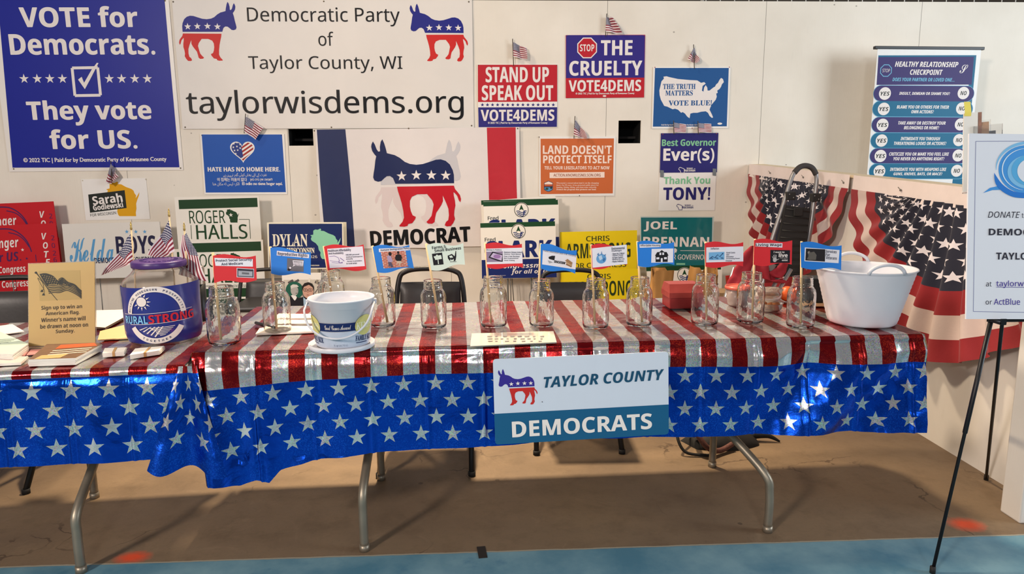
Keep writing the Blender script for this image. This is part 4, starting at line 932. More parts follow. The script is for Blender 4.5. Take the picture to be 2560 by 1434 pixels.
# ------------------------------------------------------------------ glass jars with paper flags on dowels
def glass_mat():
    m = bpy.data.materials.new('clear_glass'); t = NT(m); b = t.b
    b.inputs['Base Color'].default_value = (.97, .98, .965, 1); b.inputs['Transmission Weight'].default_value = 1; b.inputs['Roughness'].default_value = .015; b.inputs['IOR'].default_value = 1.5
    co = t.coord(); t.bump(t.noise(t.scale(co, 1, 1, .6), 24, 3), .35, .006); return m
GLASS = glass_mat()
def jar_profile(R, H):
    o = [(0, 0), (R*.80, 0), (R*.93, .004), (R*.98, .012), (R, .03), (R, H*.62), (R*.985, H*.68), (R*.93, H*.735), (R*.83, H*.78), (R*.75, H*.81), (R*.72, H*.83), (R*.745, H*.84), (R*.745, H*.855), (R*.715, H*.865), (R*.735, H*.885), (R*.705, H*.90), (R*.73, H*.925), (R*.70, H*.945), (R*.715, H*.985), (R*.70, H)]
    w = .0036; i = [(max(r-w, 0), z) for r, z in o[4:]][::-1]
    i += [(R-w*1.3, .016), (R*.85, .008), (0, .0075)]
    return o+i
def make_jar(R, H):
    root = empty('glass_jar'); mb = MB(); mb.lathe(jar_profile(R, H), GLASS, 36); body = mb.build('jar_body', root, merge=True)
    return root
jar0 = make_jar(.0475, .177)
def copy_tree(o, parent=None):
    c = o.copy(); COL.objects.link(c)
    if parent: c.parent = parent
    for ch in list(o.children): copy_tree(ch, c)
    return c
RF, BF, GF = mat('red_flag_paper', (220, 42, 50), .6), mat('blue_flag_paper', (36, 128, 222), .6), mat('mint_flag_paper', (222, 236, 222), .6)
STICK = mat('pine_dowel', (226, 194, 146), .55, var=.12, vs=30); TXT = ink(70, 72, 90); PW = mat('slip_paper', (236, 234, 242), .6)
JARS = [  # base centre px, jar width px, red/blue/mint, flag corner px, stick top px, stick foot px
    ((563, 866), 80, RF, [(532.4, 639), (639.5, 638.6), (642, 699.5), (535.6, 707)], (532, 631), (553, 858), 'big jar nearest the blue-label jar, leftmost of the jar row', 'red paper flag about social security, leftmost of the paper flags'),
    ((695, 836), 67, BF, [(676, 619), (777.3, 629.7), (776.8, 686.6), (678, 683)], (676, 616), (692, 828), 'jar between the leftmost jar and the ice cream bucket', 'blue paper flag with a megaphone card and its rights caption'),
    ((832, 800), 64, RF, [(809.8, 616), (908.8, 610.6), (916, 672.3), (819.7, 676)], (809.5, 615), (838, 798), 'jar mostly hidden behind the ice cream bucket', 'red paper flag with a stethoscope card about healthcare'),
    ((957, 820), 65, BF, [(931.7, 616.7), (1023, 612), (1035, 670.7), (943, 680)], (931, 614), (969, 815), 'jar just right of the ice cream bucket', 'blue paper flag with a brick wall picture of two people'),
    ((1085, 824), 64, GF, [(1066.5, 613.6), (1158, 607), (1162.5, 661.6), (1078, 675)], (1065.5, 609), (1099, 813), 'jar in front of the left black folding chair', 'pale green paper flag about farms and small business'),
    ((1234, 822), 67, RF, [(1213.6, 609.8), (1304.6, 609), (1307.6, 669), (1218, 667.7)], (1213.5, 607), (1227, 815), 'jar behind the left part of the flat card, below the navy yard sign', 'red paper flag about money in politics'),
    ((1353.5, 820), 62, BF, [(1351.5, 609.8), (1442, 625), (1438, 683.7), (1352, 670)], (1352.5, 608), (1342, 812), 'jar in front of the right black folding chair\u2019s left edge', 'blue tilted paper flag about public education with graduation cap'),
    ((1488.5, 825), 66, RF, [(1478, 613), (1567, 611), (1567.5, 661.6), (1480, 670.7)], (1478.5, 611), (1487, 812), 'jar in front of the right black folding chair\u2019s right edge', 'red paper flag about the environment with a blue globe'),
    ((1597, 819), 65, BF, [(1593, 605), (1685, 605), (1685.8, 662), (1595, 664)], (1593.5, 603), (1605, 806), 'jar in front of the yellow sign\u2019s right end', 'blue paper flag about affordable housing with a house card'),
    ((1760.5, 816), 67, RF, [(1761.7, 608), (1858, 605), (1857.5, 665.5), (1763.5, 665.5)], (1764.5, 604), (1766, 806), 'jar in front of the dark red foil box', 'red paper flag about inflation with a rising chart'),
    ((1874, 811), 67, RF, [(1885, 600), (1980.5, 600.5), (1979, 661), (1883.8, 661)], (1888, 597), (1880, 806), 'jar just right of the plastic cup with a red lid', 'red paper flag about a living wage with a handprint card'),
    ((1999.5, 823), 68, BF, [(2001, 606), (2104, 613), (2102.6, 675), (2003, 667.7)], (2004, 603), (2002, 810), 'rightmost jar, beside the white tub', 'blue paper flag about services for veterans, rightmost of the paper flags'),
]
FL = []
for i, (b, wpx, col, q, st, sf, jl, fl) in enumerate(JARS):
    p = at_z(b[0], b[1]-wpx*.10, ZT); dist = (p-EYEV).dot(CF); R = wpx/2*dist/F_PX
    j = jar0 if i == 0 else copy_tree(jar0)
    k = R/.0475; zz = (ZT+.0005); j.location = (p.x, p.y, zz); j.scale = (k, k, k if i else k*.97); j.rotation_euler = (0, 0, random.uniform(-.5, .5))
    tag(j, 'clear glass '+jl, 'jar', 'glass jars along the table')
    # dowel and flag lean in the jar's own upright plane
    foot = at_y(sf[0], sf[1], p.y); foot.z = max(foot.z, zz+.011*k); top = at_y(st[0], st[1], p.y-.006)
    lim = R*.72
    foot.x = max(p.x-lim, min(p.x+lim, foot.x))
    root = empty('paper_flag', foot); tag(root, fl, 'flag', 'paper flags in the jars')
    mb = MB(); mb.tube([(0, 0, 0), top-foot], .0042, STICK, 10); mb.build('stick', root)
    fy = p.y-.012
    tl, tr, br, bl = q
    def wavy(a, b_, n, amp, sg):
        out = []
        for k_ in range(n):
            t = k_/(n-1); dx, dy = b_[0]-a[0], b_[1]-a[1]; l = math.hypot(dx, dy)
            w = amp*math.sin(t*2*math.pi)*sg; out.append((a[0]+dx*t+dy/l*w, a[1]+dy*t-dx/l*w))
        return out
    amp = 4.0
    outl = wavy(tl, tr, 15, amp, 1)+wavy(br, bl, 15, amp, 1 if i in (0, 2) else -1)
    if i == 4: outl = wavy(tl, tr, 15, 5, 1)+wavy(br, bl, 15, 4, -1)
    S = Sign('flag_paper', None, q, ((0, fy, 0), (0, -1, 0)), col, .0006, outline=outl)
    S.o.parent = root; S.o.matrix_parent_inverse = Matrix.Translation(foot).inverted()
    FL.append(S)
Zf = lambda ox, oy, k: (lambda *p: [(ox+p[n]/k, oy+p[n+1]/k) for n in range(0, len(p), 2)])
z1 = Zf(500, 580, 6.737); z2 = Zf(790, 590, 6.564); z3 = Zf(1190, 590, 6.564); z4 = Zf(1560, 590, 4.571)
def tx(S, z, t, x0, y0, x1, y1, m=TXT, st='b', rot=0, lay=3, fat=0, part='caption'):
    (a, b), (c, d) = z(x0, y0, x1, y1); S.text(t, a, b, c, d, m, st, fat, lay, part, rot)
GRY = ink(112, 112, 118); DK = ink(38, 36, 40)
S = FL[0]; S.poly(z1(243, 432, 890, 452, 893, 580, 262, 565), PW, 'label_slip'); tx(S, z1, 'Protect Social Security', 268, 445, 876, 502); tx(S, z1, 'And Medicare', 362, 507, 724, 552)
S.poly(z1(620, 600, 912, 618, 912, 772, 620, 758), PW, 'picture_card'); S.poly(z1(630, 608, 905, 625, 905, 762, 630, 750), ink(92, 92, 104), 'picture_card', 2); S.poly(z1(650, 650, 885, 662, 885, 742, 650, 732), ink(176, 176, 184), 'picture_card', 3); S.poly(z1(710, 672, 830, 680, 830, 712, 710, 705), GRY, 'picture_card', 4); S.poly(z1(640, 622, 895, 638, 895, 648, 640, 634), DK, 'picture_card', 3)
S = FL[1]; S.poly(z1(1297, 312, 1840, 372, 1836, 437, 1293, 390), PW, 'label_slip'); tx(S, z1, 'Reproductive Rights', 1312, 345, 1812, 418)
S.poly(z1(1470, 435, 1748, 462, 1745, 668, 1465, 650), GRY, 'picture_card'); S.poly(z1(1562, 472, 1748, 482, 1735, 572, 1605, 560, 1560, 580, 1575, 558), PW, 'picture_card', 2)
for k in range(3): tx(S, z1, ('REPRODUCTIVE', 'JUSTICE IS', 'PUBLIC HEALTH')[k], 1580, 490+k*26, 1728, 506+k*26, DK, 'b', 0, 4)
S.poly(z1(1475, 625, 1530, 575, 1540, 620, 1500, 655), DK, 'picture_card', 3); S.disc(*z1(1522, 600)[0], 2.6, PW, 'picture_card', 4)
S = FL[2]; S.poly(z2(185, 208, 766, 165, 803, 490, 226, 525), PW, 'picture_card'); tx(S, z2, 'Healthcare Affordability', 198, 210, 575, 262); tx(S, z2, 'And Availability', 205, 262, 452, 305)
for k, (t, a, c) in enumerate((('- 500,000 personal', 475, 710), ('medical bankruptcies', 495, 765), ('annually', 495, 605), ('- Access to providers', 500, 755), ('in rural areas', 500, 672))): tx(S, z2, t, a, 290+k*35, c, 318+k*35)
LIL = ink(132, 112, 168)
for pts, w in ((z2(220, 335, 300, 325, 365, 350, 385, 400), 1.2), (z2(385, 400, 375, 425, 400, 440, 440, 425), 2), (z2(225, 400, 300, 412, 380, 420), 1), (z2(260, 430, 340, 440, 440, 440), .9), (z2(395, 355, 430, 380, 465, 408), 1.6)): S.poly(stroke(pts, w), LIL, 'picture_card', 2)
S = FL[3]; S.poly(z2(1030, 205, 1540, 180, 1540, 228, 1034, 262), PW, 'label_slip'); tx(S, z2, 'Humane Immigration Policy', 1060, 193, 1535, 238)
S.poly(z2(1062, 255, 1470, 238, 1502, 500, 1110, 528), ink(224, 196, 180), 'brick_picture')
for r in range(12):
    for c in range(6):
        f0, f1 = (c+.5*(r % 2)-.25)/6, (c+.5*(r % 2)-.25)/6+.145; f0, f1 = max(0, f0), min(1, f1); g0, g1 = (r+.12)/12, (r+.88)/12
        if f1-f0 < .02: continue
        def bl_(f, g):
            a = (1062+408*f+(48+0*f)*g-16*f*0, 255-17*f+(273-12*f)*g); x, y = a; return (790+(x+(-16*0))/6.564, 590+y/6.564)
        S.poly([bl_(f0, g0), bl_(f1, g0), bl_(f1, g1), bl_(f0, g1)], ink(196, 104, 84) if (r*5+c*3) % 4 else ink(214, 134, 112), 'brick_picture', 2)
P_ = lambda *a: z2(*a)
S.poly(P_(1165, 330, 1205, 310, 1235, 330, 1262, 410, 1232, 430, 1185, 420), ink(176, 160, 190), 'brick_picture', 4); S.disc(*z2(1215, 290)[0], 4, DK, 'brick_picture', 5, 4.6); S.poly(P_(1185, 420, 1235, 425, 1272, 505, 1225, 510, 1215, 470, 1195, 512), ink(90, 86, 110), 'brick_picture', 4)
S.poly(P_(1310, 310, 1350, 292, 1395, 305, 1415, 360, 1395, 405, 1325, 405, 1295, 365), DK, 'brick_picture', 4); S.disc(*z2(1349, 268)[0], 2.6, DK, 'brick_picture', 5, 3.4); S.poly(P_(1325, 405, 1395, 405, 1415, 440, 1385, 450, 1382, 492, 1370, 492, 1362, 445, 1340, 450, 1335, 492, 1325, 450), ink(206, 186, 166), 'brick_picture', 4); S.poly(stroke(z2(1300, 370, 1270, 395, 1250, 440), 1.6), ink(206, 160, 138), 'brick_picture', 5); S.poly(stroke(z2(1408, 365, 1430, 410, 1440, 455), 1.6), ink(206, 160, 138), 'brick_picture', 5)
S = FL[4]; tx(S, z2, 'Farms &', 1903, 154, 2135, 202, DK); tx(S, z2, 'Small Business', 1943, 190, 2380, 240, DK)
S.poly(z2(1902, 290, 2068, 268, 2095, 462, 1930, 478), DK, 'picture_card'); S.poly(z2(1932, 330, 2052, 308, 2062, 345, 1942, 362), GF, 'picture_card', 2); S.poly(z2(1950, 362, 2060, 345, 2066, 372, 1958, 390), GF, 'picture_card', 2); S.poly(z2(1996, 385, 2008, 384, 2018, 455, 2004, 456), GF, 'picture_card', 2); S.disc(*z2(1985, 318)[0], 2.4, GF, 'picture_card', 2)
S.poly(z2(2160, 320, 2230, 290, 2275, 330, 2290, 240, 2300, 242, 2302, 330, 2290, 400, 2260, 412, 2262, 370, 2225, 395, 2210, 370, 2200, 410, 2165, 365), DK, 'picture_card'); S.poly(z2(2185, 325, 2230, 315, 2250, 350, 2200, 355), GF, 'picture_card', 2); S.poly(z2(2200, 418, 2305, 412, 2305, 420, 2200, 426), DK, 'picture_card')
S = FL[5]; S.poly(z3(165, 205, 756, 188, 765, 445, 180, 460), PW, 'picture_card'); tx(S, z3, 'Money in Politics', 172, 212, 420, 242)
S.poly(z3(172, 255, 438, 248, 438, 418, 176, 424), ink(150, 132, 160), 'picture_card', 2); S.poly(z3(270, 252, 436, 300, 438, 418, 355, 405, 205, 350), DK, 'picture_card', 3); S.poly(z3(282, 272, 432, 312, 420, 402, 232, 340), ink(206, 186, 214), 'picture_card', 4); S.disc(*z3(345, 332)[0], 9, ink(164, 124, 176), 'picture_card', 5, 5)
for k, (t, c) in enumerate((('- Overturn Citizens United', 752), ('- Disclose "Dark Money"', 742), ('- Free & Fair Elections', 715), ('- Ban Congressional', 692), ('  Stock Trading', 632))): tx(S, z3, t, 445 if k < 4 else 462, 250+k*34, c, 275+k*34)
S = FL[6]; S.poly(z3(1097, 228, 1650, 318, 1633, 545, 1085, 462), PW, 'picture_card'); tx(S, z3, 'Public education and U.W. Funding', 1102, 262, 1642, 302, st='r')
S.poly(z3(1190, 340, 1245, 320, 1298, 322, 1285, 395, 1250, 388, 1195, 372), DK, 'picture_card', 2); S.poly(z3(1175, 395, 1215, 405, 1265, 430, 1200, 445), ink(170, 170, 176), 'picture_card', 2); tx(S, z3, 'EDUCATION', 1280, 408, 1462, 448, DK, fat=.04)
for k in range(3): S.poly(z3(1460+k*4, 400+k*34, 1500, 372+k*30, 1585-k*4, 435+k*26, 1560, 470+k*20), (ink(168, 128, 92), ink(198, 168, 128), ink(150, 112, 84))[k], 'picture_card', 4-k)
S = FL[7]; S.poly(z3(1900, 200, 2472, 137, 2482, 455, 1912, 518), PW, 'picture_card'); S.disc(*z3(2055, 370)[0], 12.5, ink(104, 164, 216), 'picture_card', 2, 12)
S.poly(z3(2005, 330, 2060, 310, 2075, 370, 2030, 400), ink(190, 214, 236), 'picture_card', 3); S.poly(z3(2095, 350, 2125, 370, 2100, 420, 2075, 395), ink(64, 118, 176), 'picture_card', 3)
for a in ((1985, 300, 2010, 270, 2018, 330), (2050, 300, 2058, 240, 2072, 300), (2095, 310, 2130, 290, 2120, 330)): S.poly(z3(*a), ink(84, 130, 180), 'picture_card', 4)
tx(S, z3, 'Environmental', 2224, 175, 2436, 218); tx(S, z3, 'Challenges', 2224, 222, 2388, 258)
for k, (t, c) in enumerate((('- Clean Air & Water', 2436), ('- Climate Change', 2414), ('- AI Data Centers', 2412), ('- Biodiversity Loss', 2434), ('- Plastic Pollution', 2420))): tx(S, z3, t, 2224, 268+k*32, c, 298+k*32)
S = FL[8]; S.poly(z4(175, 92, 422, 88, 420, 124, 178, 132), PW, 'label_slip'); tx(S, z4, 'Affordable Housing', 185, 93, 414, 122, st='r', fat=.02)
S.poly(z4(315, 145, 563, 140, 560, 300, 310, 303), PW, 'picture_card')
S.poly(z4(352, 225, 378, 182, 405, 180, 430, 158, 460, 180, 486, 180, 508, 222), DK, 'picture_card', 2); S.poly(z4(360, 222, 498, 222, 498, 293, 360, 295), DK, 'picture_card', 2)
for a in ((404, 188, 424, 186, 424, 214, 404, 215), (436, 186, 456, 186, 456, 213, 436, 214), (368, 242, 402, 240, 402, 263, 368, 264), (456, 240, 488, 239, 488, 262, 456, 263), (419, 250, 440, 250, 440, 293, 419, 294)): S.poly(z4(*a), PW, 'picture_card', 3)
S = FL[9]; S.poly(z4(940, 128, 1362, 116, 1362, 288, 938, 300), PW, 'picture_card'); tx(S, z4, 'Inflation', 990, 130, 1084, 152); S.poly(z4(968, 185, 1146, 178, 1146, 268, 968, 274), ink(124, 182, 226), 'picture_card', 2)
S.poly(stroke(z4(975, 258, 1010, 230, 1035, 248, 1070, 210, 1092, 235, 1128, 195), 1.6), ink(28, 60, 110), 'picture_card', 3); S.poly(z4(1132, 190, 1130, 208, 1116, 196), ink(28, 60, 110), 'picture_card', 3); tx(S, z4, '%  %  %', 985, 240, 1135, 262, ink(28, 60, 110), 'b', 0, 4)
for k, (t, c) in enumerate((('-Food Costs', 1268), ('-Gas', 1200), ('-Insurance', 1250), ('-Purchasing Power', 1322), (' Erosion', 1232))): tx(S, z4, t, 1162, 178+k*23, c, 196+k*23)
S = FL[10]; S.poly(z4(1503, 78, 1810, 80, 1808, 130, 1500, 116), PW, 'label_slip'); tx(S, z4, 'Living Wage', 1504, 82, 1800, 122, DK, 'b')
S.poly(z4(1672, 157, 1896, 160, 1894, 305, 1670, 305), DK, 'picture_card'); tx(S, z4, 'I want to', 1708, 170, 1832, 192, LET); tx(S, z4, 'live', 1766, 195, 1868, 238, LET, 'b', 0, 3, .03); tx(S, z4, 'not just', 1780, 240, 1868, 258, LET, 'r'); tx(S, z4, 'exist', 1802, 263, 1868, 283, LET, 'b', 0, 3, .03)
S.disc(*z4(1722, 270)[0], 5, ink(190, 186, 186), 'picture_card', 2, 5.4)
for a in ((1692, 230, 1708, 262), (1705, 212, 1716, 260), (1722, 208, 1726, 258), (1738, 212, 1734, 260), (1768, 258, 1738, 275)): S.poly(stroke(z4(*a), 1.5), ink(190, 186, 186), 'picture_card', 3)
S = FL[11]; S.poly(z4(2065, 128, 2462, 158, 2450, 308, 2060, 285), PW, 'picture_card'); S.poly(z4(2078, 140, 2298, 150, 2294, 290, 2070, 276), ink(46, 42, 44), 'picture_card', 2)
S.poly(z4(2098, 180, 2115, 165, 2130, 185, 2170, 175, 2198, 215, 2190, 270, 2120, 272, 2085, 262, 2105, 230), ink(104, 98, 92), 'picture_card', 3); S.disc(*z4(2106, 185)[0], 2.2, ink(150, 140, 128), 'picture_card', 4, 3)
for k, t in enumerate(('Services', 'For', 'Veterans')): tx(S, z4, t, 2302, 158+k*37, (2428, 2352, 2430)[k], 192+k*37)
for S in FL: S.done()
# ------------------------------------------------------------------ things on the tables
def px_r(p, wpx): return wpx/2*(Vector(p)-EYEV).dot(CF)/F_PX
FROST = mat('frosted_white_plastic', (214, 214, 220), .35, var=.02, spec=.4)
NAVL = ink(26, 44, 92); GOLDL = ink(214, 206, 130)
class Wrap:
    """print laid round a cone: angle in px about the axis, height in metres"""
    def __init__(s, r0, r1, h, off=.0008): s.r0, s.r1, s.h, s.off = r0, r1, h, off
    def P(s, a, z, lay):
        r = s.r0+(s.r1-s.r0)*z/s.h+s.off*(1+lay*.6); return (r*math.sin(a), -r*math.cos(a), z)
    def shape(s, mb, vs, fs, m, lay):
        bm = bmesh.new(); bv = [bm.verts.new((x, y, 0)) for x, y in vs]
        for f in fs:
            try: bm.faces.new([bv[i] for i in f])
            except ValueError: pass
        bmesh.ops.triangulate(bm, faces=bm.faces[:])
        for _ in range(6):
            e = [q for q in bm.edges if abs(q.verts[0].co.x-q.verts[1].co.x) > .09]
            if not e: break
            bmesh.ops.subdivide_edges(bm, edges=e, cuts=1); bmesh.ops.triangulate(bm, faces=bm.faces[:])
        bm.verts.index_update(); mb.add([s.P(v.co.x, v.co.y, lay) for v in bm.verts], [[v.index for v in f.verts] for f in bm.faces], m); bm.free()
    def poly(s, mb, pts, m, lay): s.shape(mb, pts, [list(t) for t in tessellate_polygon([[Vector((x, y, 0)) for x, y in pts]])], m, lay)
    def text(s, mb, t, a0, z0, a1, z1, m, st='b', lay=2, fat=0, slope=0):
        vs, fs = text_mesh(t, st); w, h = a1-a0, z1-z0; q = fat*h
        for d in ((0,) if not fat else (-q/.1, q/.1)): s.shape(mb, [((a0+a1)/2+x*w+d, (z0+z1)/2+y*h+slope*x) for x, y in vs], fs, m, lay)

# ice cream bucket standing on its own lid
c = at_z(859, 866, ZT); c.z = ZT
Rb, Rt = px_r(c, 131), px_r(c, 158); Hb = .150
lidc = c+Vector((-.006, .006, .001))
mb = MB(); mb.lathe([(0, 0), (Rt*1.0, 0), (Rt*1.03, .003), (Rt*1.03, .014), (Rt*.99, .016), (Rt*.97, .010), (0, .010)], FROST, 44)
lid = mb.build('bucket_lid', merge=True, mw=Matrix.Translation(lidc)); tag(lid, 'round white plastic lid lying under the ice cream bucket', 'lid')
c.z = lidc.z+.0105
b = empty('ice_cream_bucket', c, 0); tag(b, 'white plastic ice cream bucket with navy band and bail handle, at the table edge', 'bucket')
w_ = .0022
mb = MB(); mb.lathe([(0, .004), (0, 0), (Rb*.96, 0), (Rb, .004), (Rt*.965, Hb*.86), (Rt*.985, Hb*.865), (Rt*1.0, Hb), (Rt*1.025, Hb+.001), (Rt*1.025, Hb+.005), (Rt*.975, Hb+.005), (Rt*.955, Hb*.87), (Rb-w_, .005), (0, .004)], FROST, 48)
mb.build('bucket_body', b, merge=True)
W = Wrap(Rb, Rt*.965, Hb*.86); mb = MB()
W.poly(mb, [(-1.3, .006), (1.3, .006), (1.3, .058), (-1.3, .058)], mat('pale_blue_print', (192, 200, 216), .4, var=.12, vs=30), 0); W.poly(mb, [(-1.15, .060), (1.15, .060), (1.15, .086), (-1.15, .086)], NAVL, 1)
for a in (-1.02, 1.0):
    W.poly(mb, [(a+x, .073+y) for x, y in circ_pts(0, 0, .40, .033)], GOLDL, 2); W.text(mb, 'KEMPS', a-.34, .062, a+.34, .084, ink(240, 238, 206), 's', 3)
W.text(mb, 'Good Comes Around', -.42, .065, .46, .081, LET, 'sc', 3)
for a in (-.93, 1.05): W.text(mb, 'FAMILY SIZE', a-.42, .022, a+.38, .040, NAVL, 's', 2, .01, -.004); W.poly(mb, [(a-.4, .017), (a+.1, .015), (a+.1, .0175), (a-.4, .0195)], NAVL, 2)
W.text(mb, '5 qt (4.73 L)', -.14, .010, .34, .017, ink(120, 130, 150), 'r', 2); mb.build('printed_band', b)
mb = MB(); zz = Hb*.93
arc = [(Rt*1.035*math.cos(t), -Rt*1.02*abs(math.sin(t))**.8*.62-.012, zz-.098*abs(math.sin(t))**.9) for t in [math.pi*i/24 for i in range(25)]]
for k_ in (0, -1): arc[k_] = (arc[k_][0], -.003, zz)
mb.tube([(x, y-(.035 if 0 < i < 24 else 0), z) for i, (x, y, z) in enumerate(arc)], .0034, FROST, 8)
for sx in (-1, 1): mb.box((sx*Rt*1.02, 0, zz), (.014, .018, .016), FROST, bev=.003)
mb.build('bail_handle', b)

# white flexible tub
c = at_z(2153, 804, ZT); c.z = ZT+.001; R0 = px_r(c, 158); R1 = R0*1.43; H = .205
tub = empty('storage_tub', c, -.28); tag(tub, 'big white ribbed plastic tub with two loop handles at the right end of the table', 'tub')
TUBM = mat('white_soft_plastic', (210, 212, 220), .4, var=.03, spec=.4, bump=.05, bs=9)
pr = [(0, 0), (R0*.95, 0), (R0, .006)]+[(R0+(R1-R0)*t+(.0012 if i % 2 else 0), .006+(H-.012)*t) for i, t in enumerate([k/26 for k in range(1, 26)])]+[(R1, H-.008), (R1+.006, H-.004), (R1+.004, H), (R1-.003, H-.002)]+[(R1-.005-(R1-R0)*t, H-.01-(H-.018)*t) for t in (0.02, .3, .6, 1)]+[(0, .007)]
mb = MB(); mb.lathe(pr, TUBM, 56); mb.build('tub_body', tub, merge=True)
for a in (-1.37, 1.65):
    p0 = Vector((math.cos(a), math.sin(a), 0)); tg = Vector((-math.sin(a), math.cos(a), 0)); mb = MB()
    mb.tube([p0*(R1+.002)*math.cos(t_*.055/R1)+tg*t_*.062+Vector((0, 0, H-.004+.034*(1-t_*t_)**.6)) for t_ in [k/10-1 for k in range(21)]], .0065, TUBM, 10); mb.build('loop_handle', tub)

# big clear jar with the blue wrap label
c = at_z(415, 848, ZL); c.z = ZL+.001; R = px_r(c, 174); H = .278
bj = empty('plastic_jar', c, 0); tag(bj, 'big clear plastic jar with purple lid and blue wrap label on the left table', 'jar')
CLR = mat('clear_plastic', (244, 240, 236), .06, var=.01, trans=.96, ior=1.25, bump=.05, bs=10)
mb = MB(); o = [(0, 0), (R*.84, 0), (R*.95, .012), (R, .04), (R, .205), (R*.95, .222), (R*.74, .246), (R*.68, .256), (R*.67, H)]
mb.lathe(o+[(r-.002, z) for r, z in o[2:]][::-1]+[(0, .004)], CLR, 48); mb.build('jar_body', bj, merge=True)
PLM = mat('purple_lid', (72, 44, 108), .35, var=.08); mb = MB()
mb.lathe([(R*.68, H-.012), (R*.71, H-.012), (R*.72, H-.009), (R*.72, H+.006), (R*.69, H+.010), (R*.63, H+.008), (R*.60, H+.010), (R*.3, H+.011), (0, H+.011)], PLM, 48)
for k in range(22):
    a = k*2*math.pi/22; mb.box((R*.45*math.cos(a), R*.45*math.sin(a), H+.011), (.012, .004, .003), PLM, Matrix.Rotation(a+.6, 3, 'Z'))
mb.build('lid', bj)
LBL = mat('label_blue_film', (40, 52, 134), .28, var=.05, coat=.3, bump=.08, bs=14); mb = MB()
z0, z1 = .012, .207
def lab(a, b):
    th = -1.62+3.35*a; r = R+.0018+.0012*math.sin(a*22+b*5)*(b > .8); zz = z0+(z1-z0)*b+.012*(a-.3)*b
    r -= max(0, .04-zz)*.30
    return (r*math.sin(th), -r*math.cos(th), zz)
mb.grid(lab, 60, 14, LBL); lb = mb.build('wrap_label', bj)
W = Wrap(R+.0032, R+.0032, 1, .0006); mb = MB(); ca, cz, k = .21, .114, 1/R
ring = lambda r0, r1, a0, a1, n=40: [(ca+r0*k*math.cos(t), cz+r0*math.sin(t)) for t in [a0+(a1-a0)*i/n for i in range(n+1)]]+[(ca+r1*k*math.cos(t), cz+r1*math.sin(t)) for t in [a1-(a1-a0)*i/n for i in range(n+1)]]
ro, ri = .099, .080
W.poly(mb, ring(ro, ri, .05, math.pi-.05), LET, 1); W.poly(mb, ring(ro, ri, math.pi+.50, 2*math.pi-.50), LET, 1)
for t, a0, a1, rr, up in (('BUILDING', 3.05, 2.40, .0855, 1), ('HOMEGROWN', 2.28, 1.42, .0855, 1), ('PROSPERITY', 1.25, .14, .0855, 1), ('TOGETHER', 4.15, 5.25, .0930, 0)):
    n = len(t)
    for i, ch in enumerate(t):
        a = a0+(a1-a0)*(i+.5)/n; vs, fs = text_mesh(ch, 'b'); h = .0072; ww = h*(.34 if ch == 'I' else .82); ro_ = a-math.pi/2 if up else a+math.pi/2
        cx, cy = (rr+(.0035 if up else -.0035))*math.cos(a), (rr+(.0035 if up else -.0035))*math.sin(a)
        W.shape(mb, [(ca+k*(cx+x*ww*math.cos(ro_)-y*h*math.sin(ro_)), cz+cy+x*ww*math.sin(ro_)+y*h*math.cos(ro_)) for x, y in vs], fs, NAVL, 2)
sx, sy = -.040, .055
W.poly(mb, [(ca+k*(sx+x), cz+sy-.008+y) for x, y in circ_pts(0, 0, .0165)], LET, 2)
for i in range(9):
    a = 2.0-i*.72 if False else -2.6+i*.52; p = lambda r, d: (ca+k*(sx+r*math.cos(a+d)), cz+sy-.008+r*math.sin(a+d)); W.poly(mb, [p(.0195, -.14), p(.031, 0), p(.0195, .14)], LET, 2)
W.poly(mb, [(ca-.118*k, cz+.001), (ca+.122*k, cz+.012), (ca+.122*k, cz+.0135), (ca-.118*k, cz+.0025)], LET, 3); W.poly(mb, [(ca-.09*k, cz-.034), (ca+.122*k, cz-.024), (ca+.122*k, cz-.0225), (ca-.09*k, cz-.0325)], LET, 3)
W.text(mb, 'RURAL', ca-.115*k, cz-.030, ca-.024*k, cz-.003, ink(128, 196, 240), 'b', 4, 0, .003); W.text(mb, 'STRONG', ca-.021*k, cz-.026, ca+.126*k, cz+.004, ink(206, 46, 60), 'b', 4, .01, .005)
for i in range(6): W.poly(mb, [(ca+k*(-.02+i*.006), cz-.044-i*.005), (ca+k*(.058-i*.006), cz-.040-i*.0055), (ca+k*(.056-i*.006), cz-.042-i*.0055), (ca+k*(-.02+i*.006), cz-.0465-i*.005)], LET, 2)
for i in range(5): W.poly(mb, [(ca+k*(-.056+i*.012), cz-.050-i*.006), (ca+k*(-.030+i*.012), cz-.040), (ca+k*(-.026+i*.012), cz-.040), (ca+k*(-.052+i*.012), cz-.052-i*.006)], LET, 2)
mb.build('label_print', lb)

